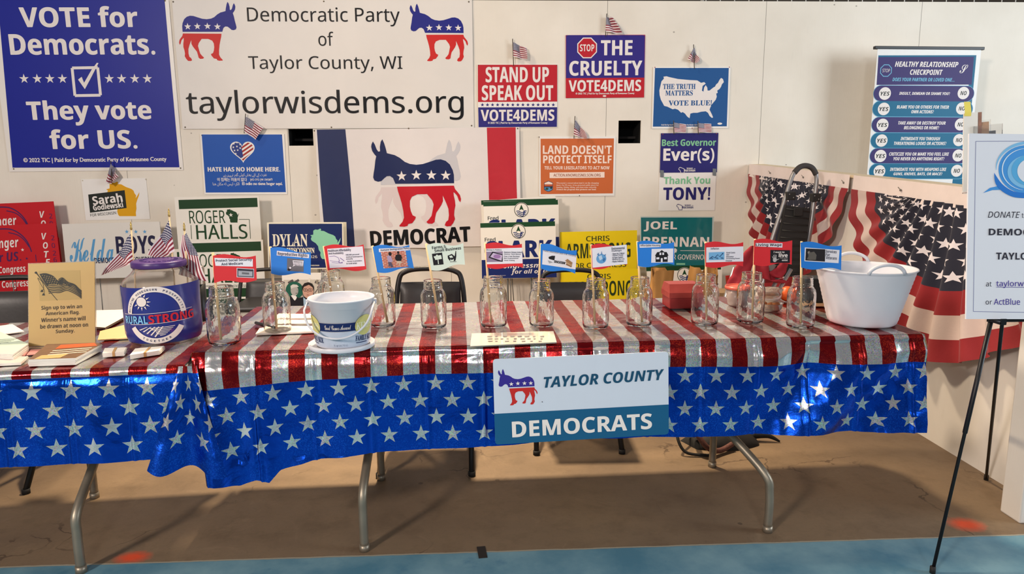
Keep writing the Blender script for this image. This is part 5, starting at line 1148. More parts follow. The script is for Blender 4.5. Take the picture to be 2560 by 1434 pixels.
# desk flags behind the jar
def desk_flag(label, quad, stick, py, fold):
    f = stick_flag(label, quad, stick, py, 'desk flags behind the blue-label jar', tip=True, wavy=.012, name='desk_flag', sr=.003, fold=fold)
    p = f.location
    mb = MB(); mb.lathe([(0, 0), (.022, 0), (.022, .005), (.010, .010), (.004, .018), (0, .018)], mat('black_base', (24, 22, 22), .4), 20, c=(0, 0, ZL+.0008-p.z)); mb.build('flag_base', f)
def foot_z(px, y): # pixel row where a stick in plane y meets the cloth
    lo, hi = 600, 1000
    for _ in range(40):
        m = (lo+hi)/2
        if at_y(px, m, y).z > ZL+.004: lo = m
        else: hi = m
    return lo
for lab_, q, s0, xf, py, fo in (('leftmost desk flag, swept out to the left of the purple lid', [(328, 583), (261, 686), (302, 669), (336, 657)], (328, 574), 346, 2.63, .02), ('middle and tallest desk flag, rising behind the purple lid', [(424, 549), (376, 634), (408, 646), (437, 627)], (423, 541), 446, 2.66, .02), ('rightmost desk flag, hanging down to the right of the purple lid', [(467, 582), (531, 700), (449, 685), (456, 588)], (461, 576), 478, 2.61, .03)):
    desk_flag(lab_, q, [s0, (xf, foot_z(xf, py))], py, fo)

# black and steel tumbler
c = at_z(506, 826, ZT); c = Vector((c.x, 2.72, ZT+.001)); c.x = at_y(505, 800, 2.72).x; R = px_r(c, 30)
tm = empty('tumbler', c); tag(tm, 'black tumbler with a steel top standing behind the leftmost glass jar', 'tumbler')
mb = MB(); mb.lathe([(0, 0), (R*.92, 0), (R, .006), (R, .145), (0, .145)], mat('black_coat', (26, 26, 28), .4), 28); mb.build('tumbler_body', tm)
mb = MB(); mb.lathe([(R, .145), (R*.99, .205), (R*.9, .212), (0, .212)], mat('brushed_steel', (186, 178, 166), .28, .9), 28); mb.build('steel_top', tm)

# gold raffle card in a clear stand
q = [(62, 659), (229, 655), (247, 856), (83, 866)]
b0 = at_z(165, 862, ZL+.003); nrm = Vector((.10, -.965, .245)).normalized()
GLD = mat('gold_card', (192, 158, 92), .5, var=.06, vs=3)
s = Sign('sign_stand', 'gold raffle card with a waving flag drawing in a clear stand, at front left', q, (tuple(b0), tuple(nrm)), GLD, .003, 'sign')
zg = Zf(0, 480, 2.9875)
s.poly(zg(290, 590, 602, 584, 610, 800, 300, 812), ink(182, 154, 96), 'print', 1)
s.poly(stroke(zg(272, 600, 300, 635, 370, 735, 432, 808), [3, 2.2, 1.8, 1.4]), INKD, 'flag_drawing', 2); s.disc(*zg(272, 602)[0], 3, INKD, 'flag_drawing', 3)
s.poly([(p.x, p.y) for p in bez([(a, b_, 0) for a, b_ in zg(298, 612, 345, 606, 400, 625, 438, 660, 470, 638)], 5)]+[(p.x, p.y) for p in bez([(a, b_, 0) for a, b_ in zg(478, 650, 470, 690, 420, 690, 370, 690, 352, 700, 298, 612)], 4)], INKD, 'flag_drawing', 2)
for i in range(6):
    o_ = i*13; L_ = [(a, b_, 0) for a, b_ in zg(352+o_*.25, 690+o_, 400+o_*.1, 684+o_, 450, 690+o_*.92, 500, 672+o_*.95, 545, 690+o_*.9, 585, 716+o_*.85, 612, 740+o_*.8)]
    s.poly(stroke([(p.x, p.y) for p in bez(L_, 4)], 2.4), INKD if i % 2 == 0 else ink(60, 54, 44), 'flag_drawing', 3)
for i in range(4):
    L_ = [(a, b_, 0) for a, b_ in zg(440+i*4, 655+i*8, 470, 640+i*9, 510, 672+i*9, 560, 690+i*10, 600, 730+i*8)]; s.poly(stroke([(p.x, p.y) for p in bez(L_, 4)], 1.8), INKD, 'flag_drawing', 3)
random.seed(5)
for r in range(4):
    for c_ in range(6): s.star(*zg(322+c_*17+r*12, 622+r*17+c_*3.4)[0], 1.6, ink(182, 154, 96), 'flag_drawing', 4)
for a in ((285, 640, 320, 672, 330, 720, 315, 742), (285, 645, 310, 690, 335, 735, 328, 768)): s.poly(stroke([(p.x, p.y) for p in bez([(x, y, 0) for x, y in zg(*a)], 5)], 1), INKD, 'flag_drawing', 2)
for a in ((318, 742), (330, 768)): s.poly(zg(a[0]-5, a[1]-12, a[0]+5, a[1]-12, a[0]+10, a[1]+4, a[0]-12, a[1]+4), INKD, 'flag_drawing', 3)
for i, (t, a, c_, y, h) in enumerate((('Sign up to win an', 313, 616, 862, 38), ('American flag.', 345, 598, 905, 36), ("Winner's name will", 312, 642, 948, 32), ('be drawn at noon on', 305, 661, 996, 32), ('Sunday.', 420, 560, 1040, 36))): s.text(t, zg(a, 0)[0][0], zg(0, y-h/2)[0][1], zg(c_, 0)[0][0], zg(0, y+h/2)[0][1], ink(66, 52, 36), 'b', lay=2)
mb = MB(); AC = mat('clear_acrylic', (240, 236, 228), .08, var=.01, trans=.9, ior=1.3)
mb.box((0, .0014, s.h/2+.001), (s.w+.006, .002, s.h+.004), AC); mb.build('clear_panel', s.o)
inv = s.inv.to_3x3(); dz = inv @ Vector((0, 0, 1)); dy = inv @ Vector((0, -1, 0))
mb = MB(); f0 = s.inv @ Vector((b0.x-.115, b0.y-.035, ZL+.0012)); P4 = [s.inv @ Vector((x, y, ZL+zz)) for zz in (.0008, .0032) for x, y in ((b0.x-.115, b0.y-.045), (b0.x+.105, b0.y-.03), (b0.x+.10, b0.y+.06), (b0.x-.12, b0.y+.045))]
mb.add(P4, [(3, 2, 1, 0), (4, 5, 6, 7), (0, 1, 5, 4), (1, 2, 6, 5), (2, 3, 7, 6), (3, 0, 4, 7)], AC); mb.build('clear_foot', s.o)
s.done()

def slab(name, label, quad, z, th, side, top, cat, sheets=0, group=None, dz=.0006):
    """a stack or sheet lying on a table: its base outline comes from the photo, its height is real"""
    P = [at_z(x, y, z) for x, y in quad]; c = sum(P, Vector())/len(P); c.z = z+dz
    mb = MB(); n = len(P); ly = max(1, sheets)
    for i in range(ly):
        j = random.uniform(-.0015, .0015) if sheets else 0; zb, zt = th*i/ly, th*(i+.86)/ly if i < ly-1 else th
        vs = [(p.x-c.x+j, p.y-c.y+j*.7, zz) for zz in (zb, zt) for p in P]
        mb.add(vs, [list(range(n))[::-1]]+[(k, (k+1) % n, n+(k+1) % n, n+k) for k in range(n)], side)
        mb.add(vs[n:], [list(range(n))], top if i == ly-1 else side)
    o = mb.build(name, mw=Matrix.Translation(c)); 
    if label: tag(o, label, cat, group)
    return o, c, th
PAPR = mat('white_paper', (236, 232, 222), .6, var=.04, vs=6)
# left table leaflets
o, c, th = slab('leaflet_stack', 'stack of pale green leaflets at the far left of the left table', [(-60, 900), (34, 905), (72, 878), (0, 846), (-60, 850)], ZL, .026, PAPR, mat('pale_green_paper', (196, 214, 196), .6), 'leaflets', 9)
mb = MB()
for i in range(7): mb.box((-.03+i*.004, -.06+i*.017, th+.0008), (.11-.01*(i % 3), .0035, .0003), ink(120, 134, 124), Matrix.Rotation(.15, 3, 'Z'))
mb.build('leaflet_text', o)
slab('leaflet', 'white sheet lying behind the green leaflet stack at far left', [(0, 838), (60, 830), (30, 812), (-30, 820)], ZL, .003, PAPR, PAPR, 'leaflet', 2)
slab('leaflet', 'left one of two pink flyers in front of the green leaflets', [(18, 893), (62, 890), (74, 876), (34, 878)], ZL, .002, mat('pink_paper', (206, 140, 138), .6), mat('pink_paper', (206, 140, 138)), 'leaflet', 0, 'pink flyers')
slab('leaflet', 'right one of two pink flyers, half under the gold card stand', [(66, 889), (100, 886), (110, 873), (77, 875)], ZL, .002, mat('pink_paper', (206, 140, 138)), mat('pink_paper', (206, 140, 138)), 'leaflet', 0, 'pink flyers')
slab('booklet', 'small white booklet at the front left edge, cut by the frame', [(-20, 916), (54, 912), (72, 896), (-10, 898)], ZL, .008, PAPR, mat('cover_rose', (214, 196, 188), .5), 'booklet', 3)
o, c, th = slab('booklet_stack', 'stack of booklets with brown and orange covers in front of the gold card', [(72, 916), (190, 912), (256, 876), (240, 872), (118, 876)], ZL, .022, PAPR, mat('cover_brown', (112, 84, 66), .4, var=.35, vs=40), 'booklets', 7)
pq = lambda x, y: at_z(x, y, ZL+.0006+th)-c
mb = MB(); mb.add([tuple(pq(*p)+Vector((0, 0, .0006))) for p in ((138, 872), (243, 864), (236, 857), (152, 862))], [(0, 1, 2, 3)], ink(210, 92, 56)); mb.add([tuple(pq(*p)+Vector((0, 0, .0006))) for p in ((84, 898), (150, 894), (172, 884), (104, 888))], [(0, 1, 2, 3)], ink(196, 166, 112))
for i in range(3): mb.add([tuple(pq(*p)+Vector((0, 0, .0008))) for p in ((118+i*6, 888-i*5), (216+i*6, 880-i*5), (218+i*6, 878.4-i*5), (120+i*6, 886.4-i*5))], [(0, 1, 2, 3)], ink(226, 212, 196))
mb.build('cover_print', o)
def tickets(label, quad):
    o, c, th = slab('slip_bundle', label, quad, ZL, .014, PAPR, PAPR, 'paper slips', 8, 'banded slips of paper')
    P = [at_z(x, y, ZL)-Vector((c.x, c.y, ZL)) for x, y in quad]; a, b_ = (P[0]+P[1])/2, (P[2]+P[3])/2; d = (P[1]-P[0]).normalized()*.004
    mb = MB(); mb.add([tuple(a-d+Vector((0, -.001, 0))), tuple(a+d+Vector((0, -.001, 0))), tuple(a+d+Vector((0, -.001, th+.001))), tuple(a-d+Vector((0, -.001, th+.001))), tuple(b_+d+Vector((0, 0, th+.001))), tuple(b_-d+Vector((0, 0, th+.001)))], [(0, 1, 2, 3), (3, 2, 4, 5)], mat('rubber_band', (190, 150, 96), .6)); mb.build('rubber_band', o)
tickets('left bundle of white slips in a rubber band, in front of the blue-label jar', [(258, 893), (312, 889), (318, 878), (264, 880)]); tickets('right bundle of white slips in a rubber band, in front of the blue-label jar', [(326, 898), (400, 886), (412, 874), (340, 881)])
slab('envelope', 'tan envelope lying left of the blue-label jar', [(244, 852), (338, 846), (336, 808), (250, 830)], ZL, .004, mat('manila', (220, 188, 136), .6), mat('manila', (220, 188, 136)), 'envelope', 2)
slab('clipboard', 'papers on a dark board behind the tan envelope', [(238, 822), (262, 824), (330, 786), (322, 778), (240, 780)], ZL, .008, mat('dark_board', (92, 74, 60), .6), mat('faint_print', (226, 214, 204), .6, var=.06, vs=40), 'papers', 2)
# main table papers
for i, (q, l) in enumerate((([(640, 838), (790, 832), (800, 818), (690, 818), (650, 824)], 'nearest row of white cards behind the second jar'), ([(690, 814), (800, 812), (800, 803), (695, 803)], 'middle row of white cards behind the second jar'), ([(694, 800), (800, 798), (800, 788), (700, 788)], 'rear row of white cards behind the second jar'))):
    slab('card_stack', l, q, ZT, .006, mat('cream_card', (226, 214, 200), .6), mat('cream_card', (226, 214, 200)), 'cards', 3, 'rows of white cards by the bucket')
p0, p1 = at_z(640, 812, ZT), at_z(690, 826, ZT)
mb = MB(); mb.tube([Vector((0, 0, 0)), (p1-p0)*.25, (p1-p0)*.3, (p1-p0)], [.006, .006, .0075, .0075], mat('black_pen', (24, 24, 28), .4), 10)
tag(mb.build('marker_pen', mw=Matrix.Translation(p0+Vector((0, 0, .0085)))), 'black marker pen lying beside the second jar', 'pen')
AC2 = mat('clear_sheet', (238, 234, 226), .06, var=.01, trans=.75, ior=1.3)
o, c, th = slab('flat_card', 'clear sleeve with a printed card lying flat at the table edge above the name board', [(1176, 868), (1392, 858), (1384, 830), (1180, 836)], ZT, .004, AC2, mat('sleeve_card', (226, 216, 196), .12, coat=.6, spec=.6), 'card', 1)
mb = MB(); rnd = random.Random(2)
for r, (y0_, n) in enumerate(((852, 7), (846, 9), (840, 8))):
    for k in range(n):
        x = 1218+k*(150/n)+rnd.uniform(-2, 2); w = rnd.uniform(5, 12)
        P4 = [at_z(a, b_, ZT+.0056)-c for a, b_ in ((x, y0_+1.6), (x+w, y0_+1.2), (x+w, y0_-1.2), (x, y0_-.8))]; mb.add([tuple(p+Vector((0, 0, .0006))) for p in P4], [(0, 1, 2, 3)], ink(140, 136, 136) if k != n//2 else ink(110, 108, 116))
mb.build('card_print', o)
# dark red foil box
a, b_ = at_z(1669, 772, ZT), at_z(1742, 772, ZT); wbx = (b_-a).length*1.12
bx = empty('foil_box', (a+b_)/2+Vector((.012, .055, .001)), .03); tag(bx, 'dark red lidded box behind the inflation flag\u2019s jar', 'box')
RB = mat('brick_red_foil', (140, 44, 44), .38, .25, bump=.3, bs=30, var=.1); RB2 = mat('brick_red_lid', (156, 62, 56), .4, .2, bump=.5, bs=18, var=.12)
mb = MB(); mb.box((0, 0, .0225), (wbx, .11, .045), RB, bev=.004); mb.build('box_base', bx)
mb = MB(); h_ = wbx/2+.003; mb.add([(-h_, -.058, .045), (h_, -.058, .045), (h_, .058, .045), (-h_, .058, .045), (-h_, -.058, .066), (h_, -.058, .066), (h_, .058, .066), (-h_, .058, .066), (-h_*.9, -.03, .098), (h_*.9, -.03, .098), (h_*.9, .05, .098), (-h_*.9, .05, .098)], [(0, 3, 2, 1), (0, 1, 5, 4), (1, 2, 6, 5), (2, 3, 7, 6), (3, 0, 4, 7), (4, 5, 9, 8), (5, 6, 10, 9), (6, 7, 11, 10), (7, 4, 8, 11), (8, 9, 10, 11)], RB2); mb.build('box_lid', bx)
# cup with red lid
c = at_z(1842, 762, ZT); c.z = ZT+.001; R = px_r(c, 58)
cp = empty('food_container', c); tag(cp, 'clear round food container with a red lid, left of the right-hand jars', 'container')
HZ = mat('hazy_plastic', (206, 190, 184), .25, trans=.55, ior=1.3)
mb = MB(); mb.lathe([(0, 0), (R*.72, 0), (R*.80, .008), (R*.98, .068), (R*.96, .068), (R*.77, .009), (0, .003)], HZ, 32); mb.build('cup', cp, merge=True)
mb = MB(); mb.lathe([(R*.96, .068), (R*1.06, .068), (R*1.08, .074), (R*1.02, .082), (R*.96, .080), (R*.93, .075), (R*.7, .076), (R*.66, .078), (R*.4, .077), (R*.36, .079), (0, .078)], mat('coral_lid', (196, 92, 76), .35, var=.05), 36); mb.build('lid', cp)
# clamshell of snacks
c = at_z(1935, 782, ZT); c.z = ZT+.001
cl = empty('clamshell_box', c+Vector((.002, .05, 0)), -.25); cl.scale = (.62, .62, .85); tag(cl, 'open clear clamshell holding a brown snack between the two rightmost jars', 'food box')
CLP = mat('clamshell_plastic', (216, 206, 194), .12, var=.1, vs=30, trans=.7, ior=1.3, bump=.3, bs=50)
mb = MB(); mb.lathe([(0, 0), (.062, 0), (.075, .012), (.082, .036), (.086, .038), (.080, .034), (.072, .012), (0, .003)], CLP, 24); mb.build('tray', cl, merge=True)
mb = MB(); mb.lathe([(0, 0), (.06, 0), (.074, .012), (.082, .03), (.085, .031), (.078, .028), (.07, .012), (0, .003)], CLP, 24, c=(0, 0, 0)); lo_ = mb.build('lid', cl, merge=True); lo_.matrix_local = Matrix.Translation((0, .004, .066)) @ Matrix.Rotation(math.radians(-20), 4, 'X') @ Matrix.Scale(.95, 4)
mb = MB()
for k in range(9): mb.ball((.045*math.cos(k*2.3), .04*math.sin(k*2.3), .020+.004*(k % 3)), (.022, .018, .014), mat('toasted_snack', (158, 98, 54), .6, var=.35, vs=50, bump=.6), 10, 6)
mb.build('snack', cl)
# orange topped bottle lying behind
c = at_z(1958, 760, ZT); c = Vector((at_y(1962, 726, 2.92).x, 2.92, ZT+.034))
bo = empty('squeeze_bottle', c); tag(bo, 'white bottle with round orange top lying behind the clamshell', 'bottle'); 
mb = MB(); mb.tube([(-.11, 0, 0), (-.105, 0, 0), (-.03, 0, 0), (-.018, 0, 0)], [.024, .030, .030, .022], mat('white_bottle', (230, 228, 226), .35), 18); mb.build('bottle_body', bo)
mb = MB(); mb.ball((.012, 0, 0), (.034, .033, .033), mat('orange_cap', (222, 96, 36), .4), 18, 10); mb.build('cap', bo)
bo.rotation_euler = (0, 0, -.1)
# black case
c = Vector((at_y(2052, 740, 2.86).x, 2.86, ZT+.001)); bc = empty('black_case', c, -.1); tag(bc, 'black hard case on a wooden board behind the rightmost jar', 'case')
mb = MB(); mb.box((0, 0, .064), (.15, .10, .10), mat('black_abs', (24, 26, 28), .5), bev=.008); mb.build('case_body', bc)
mb = MB(); mb.box((0, 0, .006), (.17, .12, .011), mat('pine_board', (186, 150, 110), .6)); mb.build('board', bc)
mb = MB(); mb.box((0, -.052, .074), (.03, .006, .02), mat('case_latch', (60, 62, 64), .4)); mb.build('latch', bc)

# brown paper bags behind the table, on a low shelf board
def bag(label, x0, x1, ytop, y, zb, seed):
    a, b2 = at_y(x0, ytop+40, y), at_y(x1, ytop+40, y); top = at_y((x0+x1)/2, ytop, y).z
    rnd = random.Random(seed); w = b2.x-a.x; h = top-zb; root = empty('paper_bag', ((a.x+b2.x)/2, y, zb)); tag(root, label, 'bag', 'crumpled brown paper bags')
    KR = mat('kraft_paper', (168, 122, 66), .7, var=.18, vs=12, bump=.5, bs=14)
    def fn(i, j):
        t = i*2*math.pi; sq = 1/max(abs(math.cos(t)), abs(math.sin(t))); cr = .012*nz(i*9+seed, j*6, 1)+.02*j*nz(i*4, j*4, seed)
        return (w/2*(sq*math.cos(t)*.92)*(1-.12*j+.1*j*nz(seed, j*2))+cr+.02*j*math.sin(seed), .10*(sq*math.sin(t)*.9)*(1-.3*j)+cr, j*h*(1-.12*max(0, math.sin(t*2+seed))*j))
    mb = MB(); mb.grid(fn, 40, 18, KR); mb.build('bag_body', root)
    mb = MB(); mb.box((w*.15, -.10, h*.22), (.05, .004, .022), mat('masking_tape', (206, 178, 120), .6), Matrix.Rotation(-.5, 3, 'Y')); mb.build('tape_strip', root)
bag('crumpled brown paper bag right of the yellow signs', 1617, 1672, 672, 4.3, 0, 1.3); bag('crumpled brown paper bag behind the inflation flag', 1726, 1800, 664, 4.45, 0, 4.1)

# ------------------------------------------------------------------ folding chairs
VIN = mat('black_vinyl', (44, 42, 42), .42, var=.06, bump=.08, bs=40, spec=.5); CFR = mat('black_tube_frame', (28, 26, 26), .4, .2)
def chair(label, x, y, rz, k=1.0, w=.40, bw=.33, top=.82, lo=.52):
    root = empty('folding_chair', (x, y, 0), rz); tag(root, label, 'chair', 'black padded folding chairs'); r = .0125
    mb = MB(); mb.tube(bez([(-bw/2-.02, .36, .30), (-bw/2-.005, .42, .55), (-bw/2+.012, .46, top-.07), (-bw/2+.05, .47, top-.012), (0, .472, top), (bw/2-.05, .47, top-.012), (bw/2-.012, .46, top-.07), (bw/2+.005, .42, .55), (bw/2+.02, .36, .30)], 8), r, CFR, 10); mb.build('back_frame', root)
    for sx in (-1, 1):
        mb = MB(); mb.tube([(sx*(bw/2+.02), .36, .31), (sx*w/2*.97, .17, .20), (sx*w/2, 0, .012)], r, CFR, 10); lg = mb.build('leg', root)
        mb = MB(); mb.tube([(sx*w/2, 0, 0), (sx*w/2, 0, .02)], .016, RUB, 10); mb.build('foot', lg)
        mb = MB(); mb.tube([(sx*(w/2-.03), .10, .44), (sx*(w/2-.03), .30, .22), (sx*(w/2-.025), .50, .012)], r, CFR, 10); lg = mb.build('leg', root)
        mb = MB(); mb.tube([(sx*(w/2-.025), .50, 0), (sx*(w/2-.025), .50, .02)], .016, RUB, 10); mb.build('foot', lg)
    mb = MB(); mb.grid(lambda a, b: ((a-.5)*(bw-.03)*(1-.04*b), .425+.032*b+.012*(1-(2*a-1)**2)-.02*(1-abs(2*b-1)**6)*(1-abs(2*a-1)**8), lo+(top-.065-lo)*b), 20, 14, VIN); mb.grid(lambda a, b: ((.5-a)*(bw-.03)*(1-.04*b), .437+.032*b+.012*(1-(2*a-1)**2), lo+(top-.065-lo)*b), 12, 8, VIN); mb.build('backrest', root)
    mb = MB(); mb.box((0, .22, .445), (w-.05, .38, .035), VIN, bev=.014); mb.build('seat', root)
    return root
chair('left black folding chair behind the table, below the donkey flag', -.244, 2.93, -.02, top=.845)
chair('right black folding chair behind the table, in front of the yellow signs', .455, 3.13, -.03, top=.80)
chair('black folding chair at far left behind the red yard signs\u2019 table', at_z(62, 1240, 0).x+.0-.22, 2.86, .05, w=.42, top=.84)
chair('black folding chair behind the portrait poster', -1.37, 4.44, .02, w=.44, bw=.47, top=.64, lo=.40)

# ------------------------------------------------------------------ pleated bunting over the partition
def bunting_mat():
    m = bpy.data.materials.new('bunting_cloth'); t = NT(m); th, r, w = t.sep(t.coord('UV'))
    red = lin((146, 16, 26)); c = t.mix(t.m_('GREATER_THAN', r, .70), red, lin((212, 192, 184))); c = t.mix(t.m_('GREATER_THAN', r, .855), c, red); c = t.mix(t.m_('LESS_THAN', r, .545), c, lin((20, 24, 46)))
    c = t.mix(t.m_('LESS_THAN', r, -.0001), c, lin((238, 226, 222)))
    q = t.m_('DIVIDE', r, .102); row = t.m_('FLOOR', q); n = 17
    uu = t.m_('ADD', t.m_('MULTIPLY', th, n), t.m_('MULTIPLY', t.m_('FRACT', t.m_('MULTIPLY', t.m_('ADD', row, 10), .5)), 1))
    sx = t.m_('SUBTRACT', t.m_('FRACT', uu), .5); sy = t.m_('SUBTRACT', .5, t.m_('FRACT', q)); sx = t.m_('MULTIPLY', sx, 1.0)
    R = t.m_('SQRT', t.m_('ADD', t.m_('MULTIPLY', sx, sx), t.m_('MULTIPLY', sy, sy))); a = t.m_('ARCTAN2', sx, sy); k = math.pi/5
    a = t.m_('ABSOLUTE', t.m_('SUBTRACT', t.m_('FLOORED_MODULO', t.m_('ADD', a, 9*k), 2*k), k))
    st = t.m_('LESS_THAN', t.m_('MULTIPLY', R, t.m_('COSINE', t.m_('SUBTRACT', a, 1.2566))), .309*.40)
    st = t.m_('MULTIPLY', st, t.m_('MULTIPLY', t.m_('LESS_THAN', r, .52), t.m_('GREATER_THAN', r, .02)))
    c = t.mix(st, c, lin((240, 234, 238)))
    t.put(t.b.inputs['Base Color'], c); t.b.inputs['Roughness'].default_value = .75; t.b.inputs['Sheen Weight'].default_value = .2
    t.bump(t.noise(t.coord('Object'), 60, 3), .15, .004); return m
BUN = bunting_mat(); HEAD = mat('bunting_heading', (240, 228, 224), .7, bump=.1)
def bunting(label, yc, half, drop, ex, seed, npl=17):
    root = empty('bunting', (2.16, yc, ptop(yc)-.06)); tag(root, label, 'bunting', 'pleated fan buntings on the partition')
    sl = .042
    def fn(a, b):
        th = math.pi*a; cs, sn = math.cos(th), math.sin(th)
        rr = (abs(cs)**ex+abs(sn)**ex)**(-1/ex)
        ct = .42                       # the pleats spread from a wide gathered heading
        y = half*cs*rr; z = -drop*sn*rr
        y0_ = half*cs*.38
        yy = y0_+(y-y0_)*b if abs(cs) < .99 else y0_+(y-y0_)*b
        zz = z*b
        ph = a*npl*2*math.pi+seed+1.1*math.sin(b*3+seed); amp = (.010+.026*b)*(.12+.88*sn)
        xx = -.018-amp*(1+math.sin(ph))-.03*b*sn-.012*b*nz(a*6, b*3, seed)
        return (xx, -(yy)+.010*b*math.sin(ph*.5), zz+sl*yy*-1*0-sl*(yy)*0+(-sl*0))
    def slope(p): return Vector((p[0], p[1], p[2]+.042*p[1]))
    mb = MB(); mb.grid(lambda a, b: slope(fn(a, b)), 240, 40, BUN, uvf=lambda a, b: (a, b)); mb.build('pleated_fan', root)
    mb = MB(); mb.grid(lambda a, b: slope((-.017-.003*math.sin(a*40+seed)-.004*b, half*(2*a-1), .078-.092*b-.012*math.sin(a*9+seed)*b)), 60, 5, HEAD); mb.build('heading_band', root)
    for t_ in (-.93, -.25, .45):
        mb = MB(); mb.ball((-.025, half*t_, .03+.042*half*t_), .006, mat('cable_tie', (120, 116, 108), .5), 8, 5); mb.tube([(-.025, half*t_, .03+.042*half*t_), (-.03, half*t_+.015, .045+.042*half*t_)], .002, mat('cable_tie', (120, 116, 108)), 6); mb.build('pin', root)
    return root
bunting('far pleated red, white and blue bunting, behind the folded luggage cart', 4.83, .775, .80, 1.45, .4, 13)
bunting('near pleated red, white and blue bunting, half hidden by the easel sign', 3.14, .88, .72, 1.6, 2.1, 13)

# ------------------------------------------------------------------ luggage cart and camp chair behind the table
GT = mat('grey_cart_tube', (140, 138, 138), .35, .5); BP = mat('black_cart_plastic', (34, 33, 32), .6, bump=.1, bs=20)
Yc = 4.2
P = lambda x, y, d=0: at_y(x, y, Yc+d)
base = P(1905, 790); base.z = 0
ct = empty('luggage_cart', base); tag(ct, 'folded grey luggage cart with tall loop handle, leaning by the far bunting', 'cart')
loc = lambda p: p-base
lft = [P(1880, 760), P(1930, 615), P(1968, 510), P(1987, 455), P(1998, 432), P(2012, 418), P(2028, 414), P(2044, 420), P(2053, 436), P(2053, 460), P(2044, 510), P(2028, 590), P(1985, 740)]
lft = [Vector((p.x, Yc-.05+.12*p.z/1.3, p.z)) for p in lft]
ends = [Vector((lft[0].x-.11, lft[0].y-.03, .04))]+lft+[Vector((lft[-1].x-.10, lft[-1].y-.03, .04))]
mb = MB(); mb.tube([loc(p) for p in bez(ends, 6)], .013, GT, 12); mb.build('handle_tube', ct)
mb = MB(); mb.tube([loc(p)+Vector((0, -.001, 0)) for p in bez(lft[4:9], 5)], .0165, mat('foam_grip', (58, 54, 52), .8), 12); mb.build('grip', ct)
for (x, y) in ((1983, 490), (2046, 494)):
    q = P(x, y); q = Vector((q.x, Yc-.05+.12*q.z/1.3-.012, q.z)); mb = MB(); mb.box(loc(q), (.055, .04, .05), BP, bev=.006)
    for dx, dz_ in ((-.013, .01), (.013, -.01)): mb.ball(loc(q)+Vector((dx, -.021, dz_)), .004, GT, 8, 5)
    mb.build('slider_block', ct)
pl4 = [P(1968, 513), P(2030, 521), P(2003, 690), P(1925, 690)]; pl4 = [Vector((p.x, Yc-.075+.12*p.z/1.3, p.z)) for p in pl4]
mb = MB(); n_ = Vector((0, .02, 0)); vs = [loc(p)+d for d in (Vector((0, -.006, 0)), n_) for p in pl4]
mb.add(vs, [(0, 3, 2, 1), (4, 5, 6, 7), (0, 1, 5, 4), (1, 2, 6, 5), (2, 3, 7, 6), (3, 0, 4, 7)], BP)
for i in range(10):
    f = (i+.5)/10; a_, b_ = vs[0].lerp(vs[3], f), vs[1].lerp(vs[2], f); mb.tube([a_+Vector((.006, -.002, 0)), b_+Vector((-.006, -.002, 0))], .0045, BP, 6)
tb_ = [vs[0].lerp(vs[1], .35), vs[0].lerp(vs[1], .65)]; mb.box((tb_[0]+tb_[1])/2+Vector((-.005, -.012, -.03)), (.055, .012, .05), BP, bev=.004)
mb.build('load_plate', ct)
mb = MB(); pr_ = [loc(Vector((p.x, Yc+.03+.10*p.z/1.3, p.z))) for p in (P(2062, 500), P(2052, 560), P(2036, 640), P(2030, 680))]; mb.tube(bez(pr_, 4), .007, mat('pink_cord', (196, 150, 140), .6), 8); mb.build('elastic_cord', ct)
for sx in (-.03, .16):
    mb = MB(); mb.tube([loc(Vector((ends[0].x+sx, ends[0].y+.02, .075)))+Vector((-.014, 0, 0)), loc(Vector((ends[0].x+sx, ends[0].y+.02, .075)))+Vector((.014, 0, 0))], .075, RUB, 24); mb.build('wheel', ct)
# camp chair: bundled red cloth on aluminium struts
Yk = 3.95; P = lambda x, y, d=0: at_y(x, y, Yk+d)
base = P(1860, 760); base.z = 0; kc = empty('camp_chair', base); tag(kc, 'folded red camp chair with aluminium legs behind the living wage flag', 'chair')
RC = mat('red_canvas', (158, 34, 48), .75, bump=.4, bs=30, var=.12); ALU = mat('aluminium_strut', (186, 186, 188), .32, .85, bump=.05)
def clothroll(pts, rad, seed):
    path = bez([loc(P(*p)) for p in pts], 7); n = len(path); mb = MB()
    def fn(i, j):
        k = min(int(j*(n-1)), n-2); f = j*(n-1)-k; c_ = path[k].lerp(path[k+1], f); t = i*2*math.pi
        r = rad[0]+(rad[1]-rad[0])*j; r *= (1+.25*math.sin(t*3+seed+j*5)+.2*nz(i*5, j*6, seed))*(.35+.65*min(1, 6*j, 6*(1-j)+.2))
        return c_+Vector((math.cos(t)*r, math.sin(t)*r*.7, .25*r*math.sin(t*2)))
    mb.grid(fn, 32, 30, RC); return mb
clothroll([(1880, 615), (1865, 650), (1850, 690), (1835, 722)], (.030, .055), 1).build('seat_cloth', kc)
clothroll([(1912, 618), (1906, 660), (1922, 700), (1962, 700)], (.045, .04), 4).build('back_cloth', kc)
clothroll([(1968, 640), (1950, 672), (1930, 690)], (.012, .05), 6).build('flap_cloth', kc)
for a in (((1836, 668), (1808, 760)), ((1858, 690), (1842, 728)), ((1921, 665), (1902, 720)), ((1945, 690), (1915, 760)), ((1978, 672), (1930, 755)), ((1962, 660), (1925, 735))):
    p, q = loc(P(*a[0])), loc(P(*a[1])); d = (q-p).normalized(); q2 = q+d*min(.6, (q.z-.03)/max(.15, -d.z)); q2 = Vector((q.x+(q2.x-q.x)*.55, q2.y, .012))
    mb = MB(); mb.tube([p, q, q2], .0105, ALU, 10); mb.build('leg', kc)
mb = MB(); p = loc(P(1926, 668)); mb.box(p, (.045, .03, .05), GT, Matrix.Rotation(.4, 3, 'Y'), bev=.008); mb.build('hinge', kc)
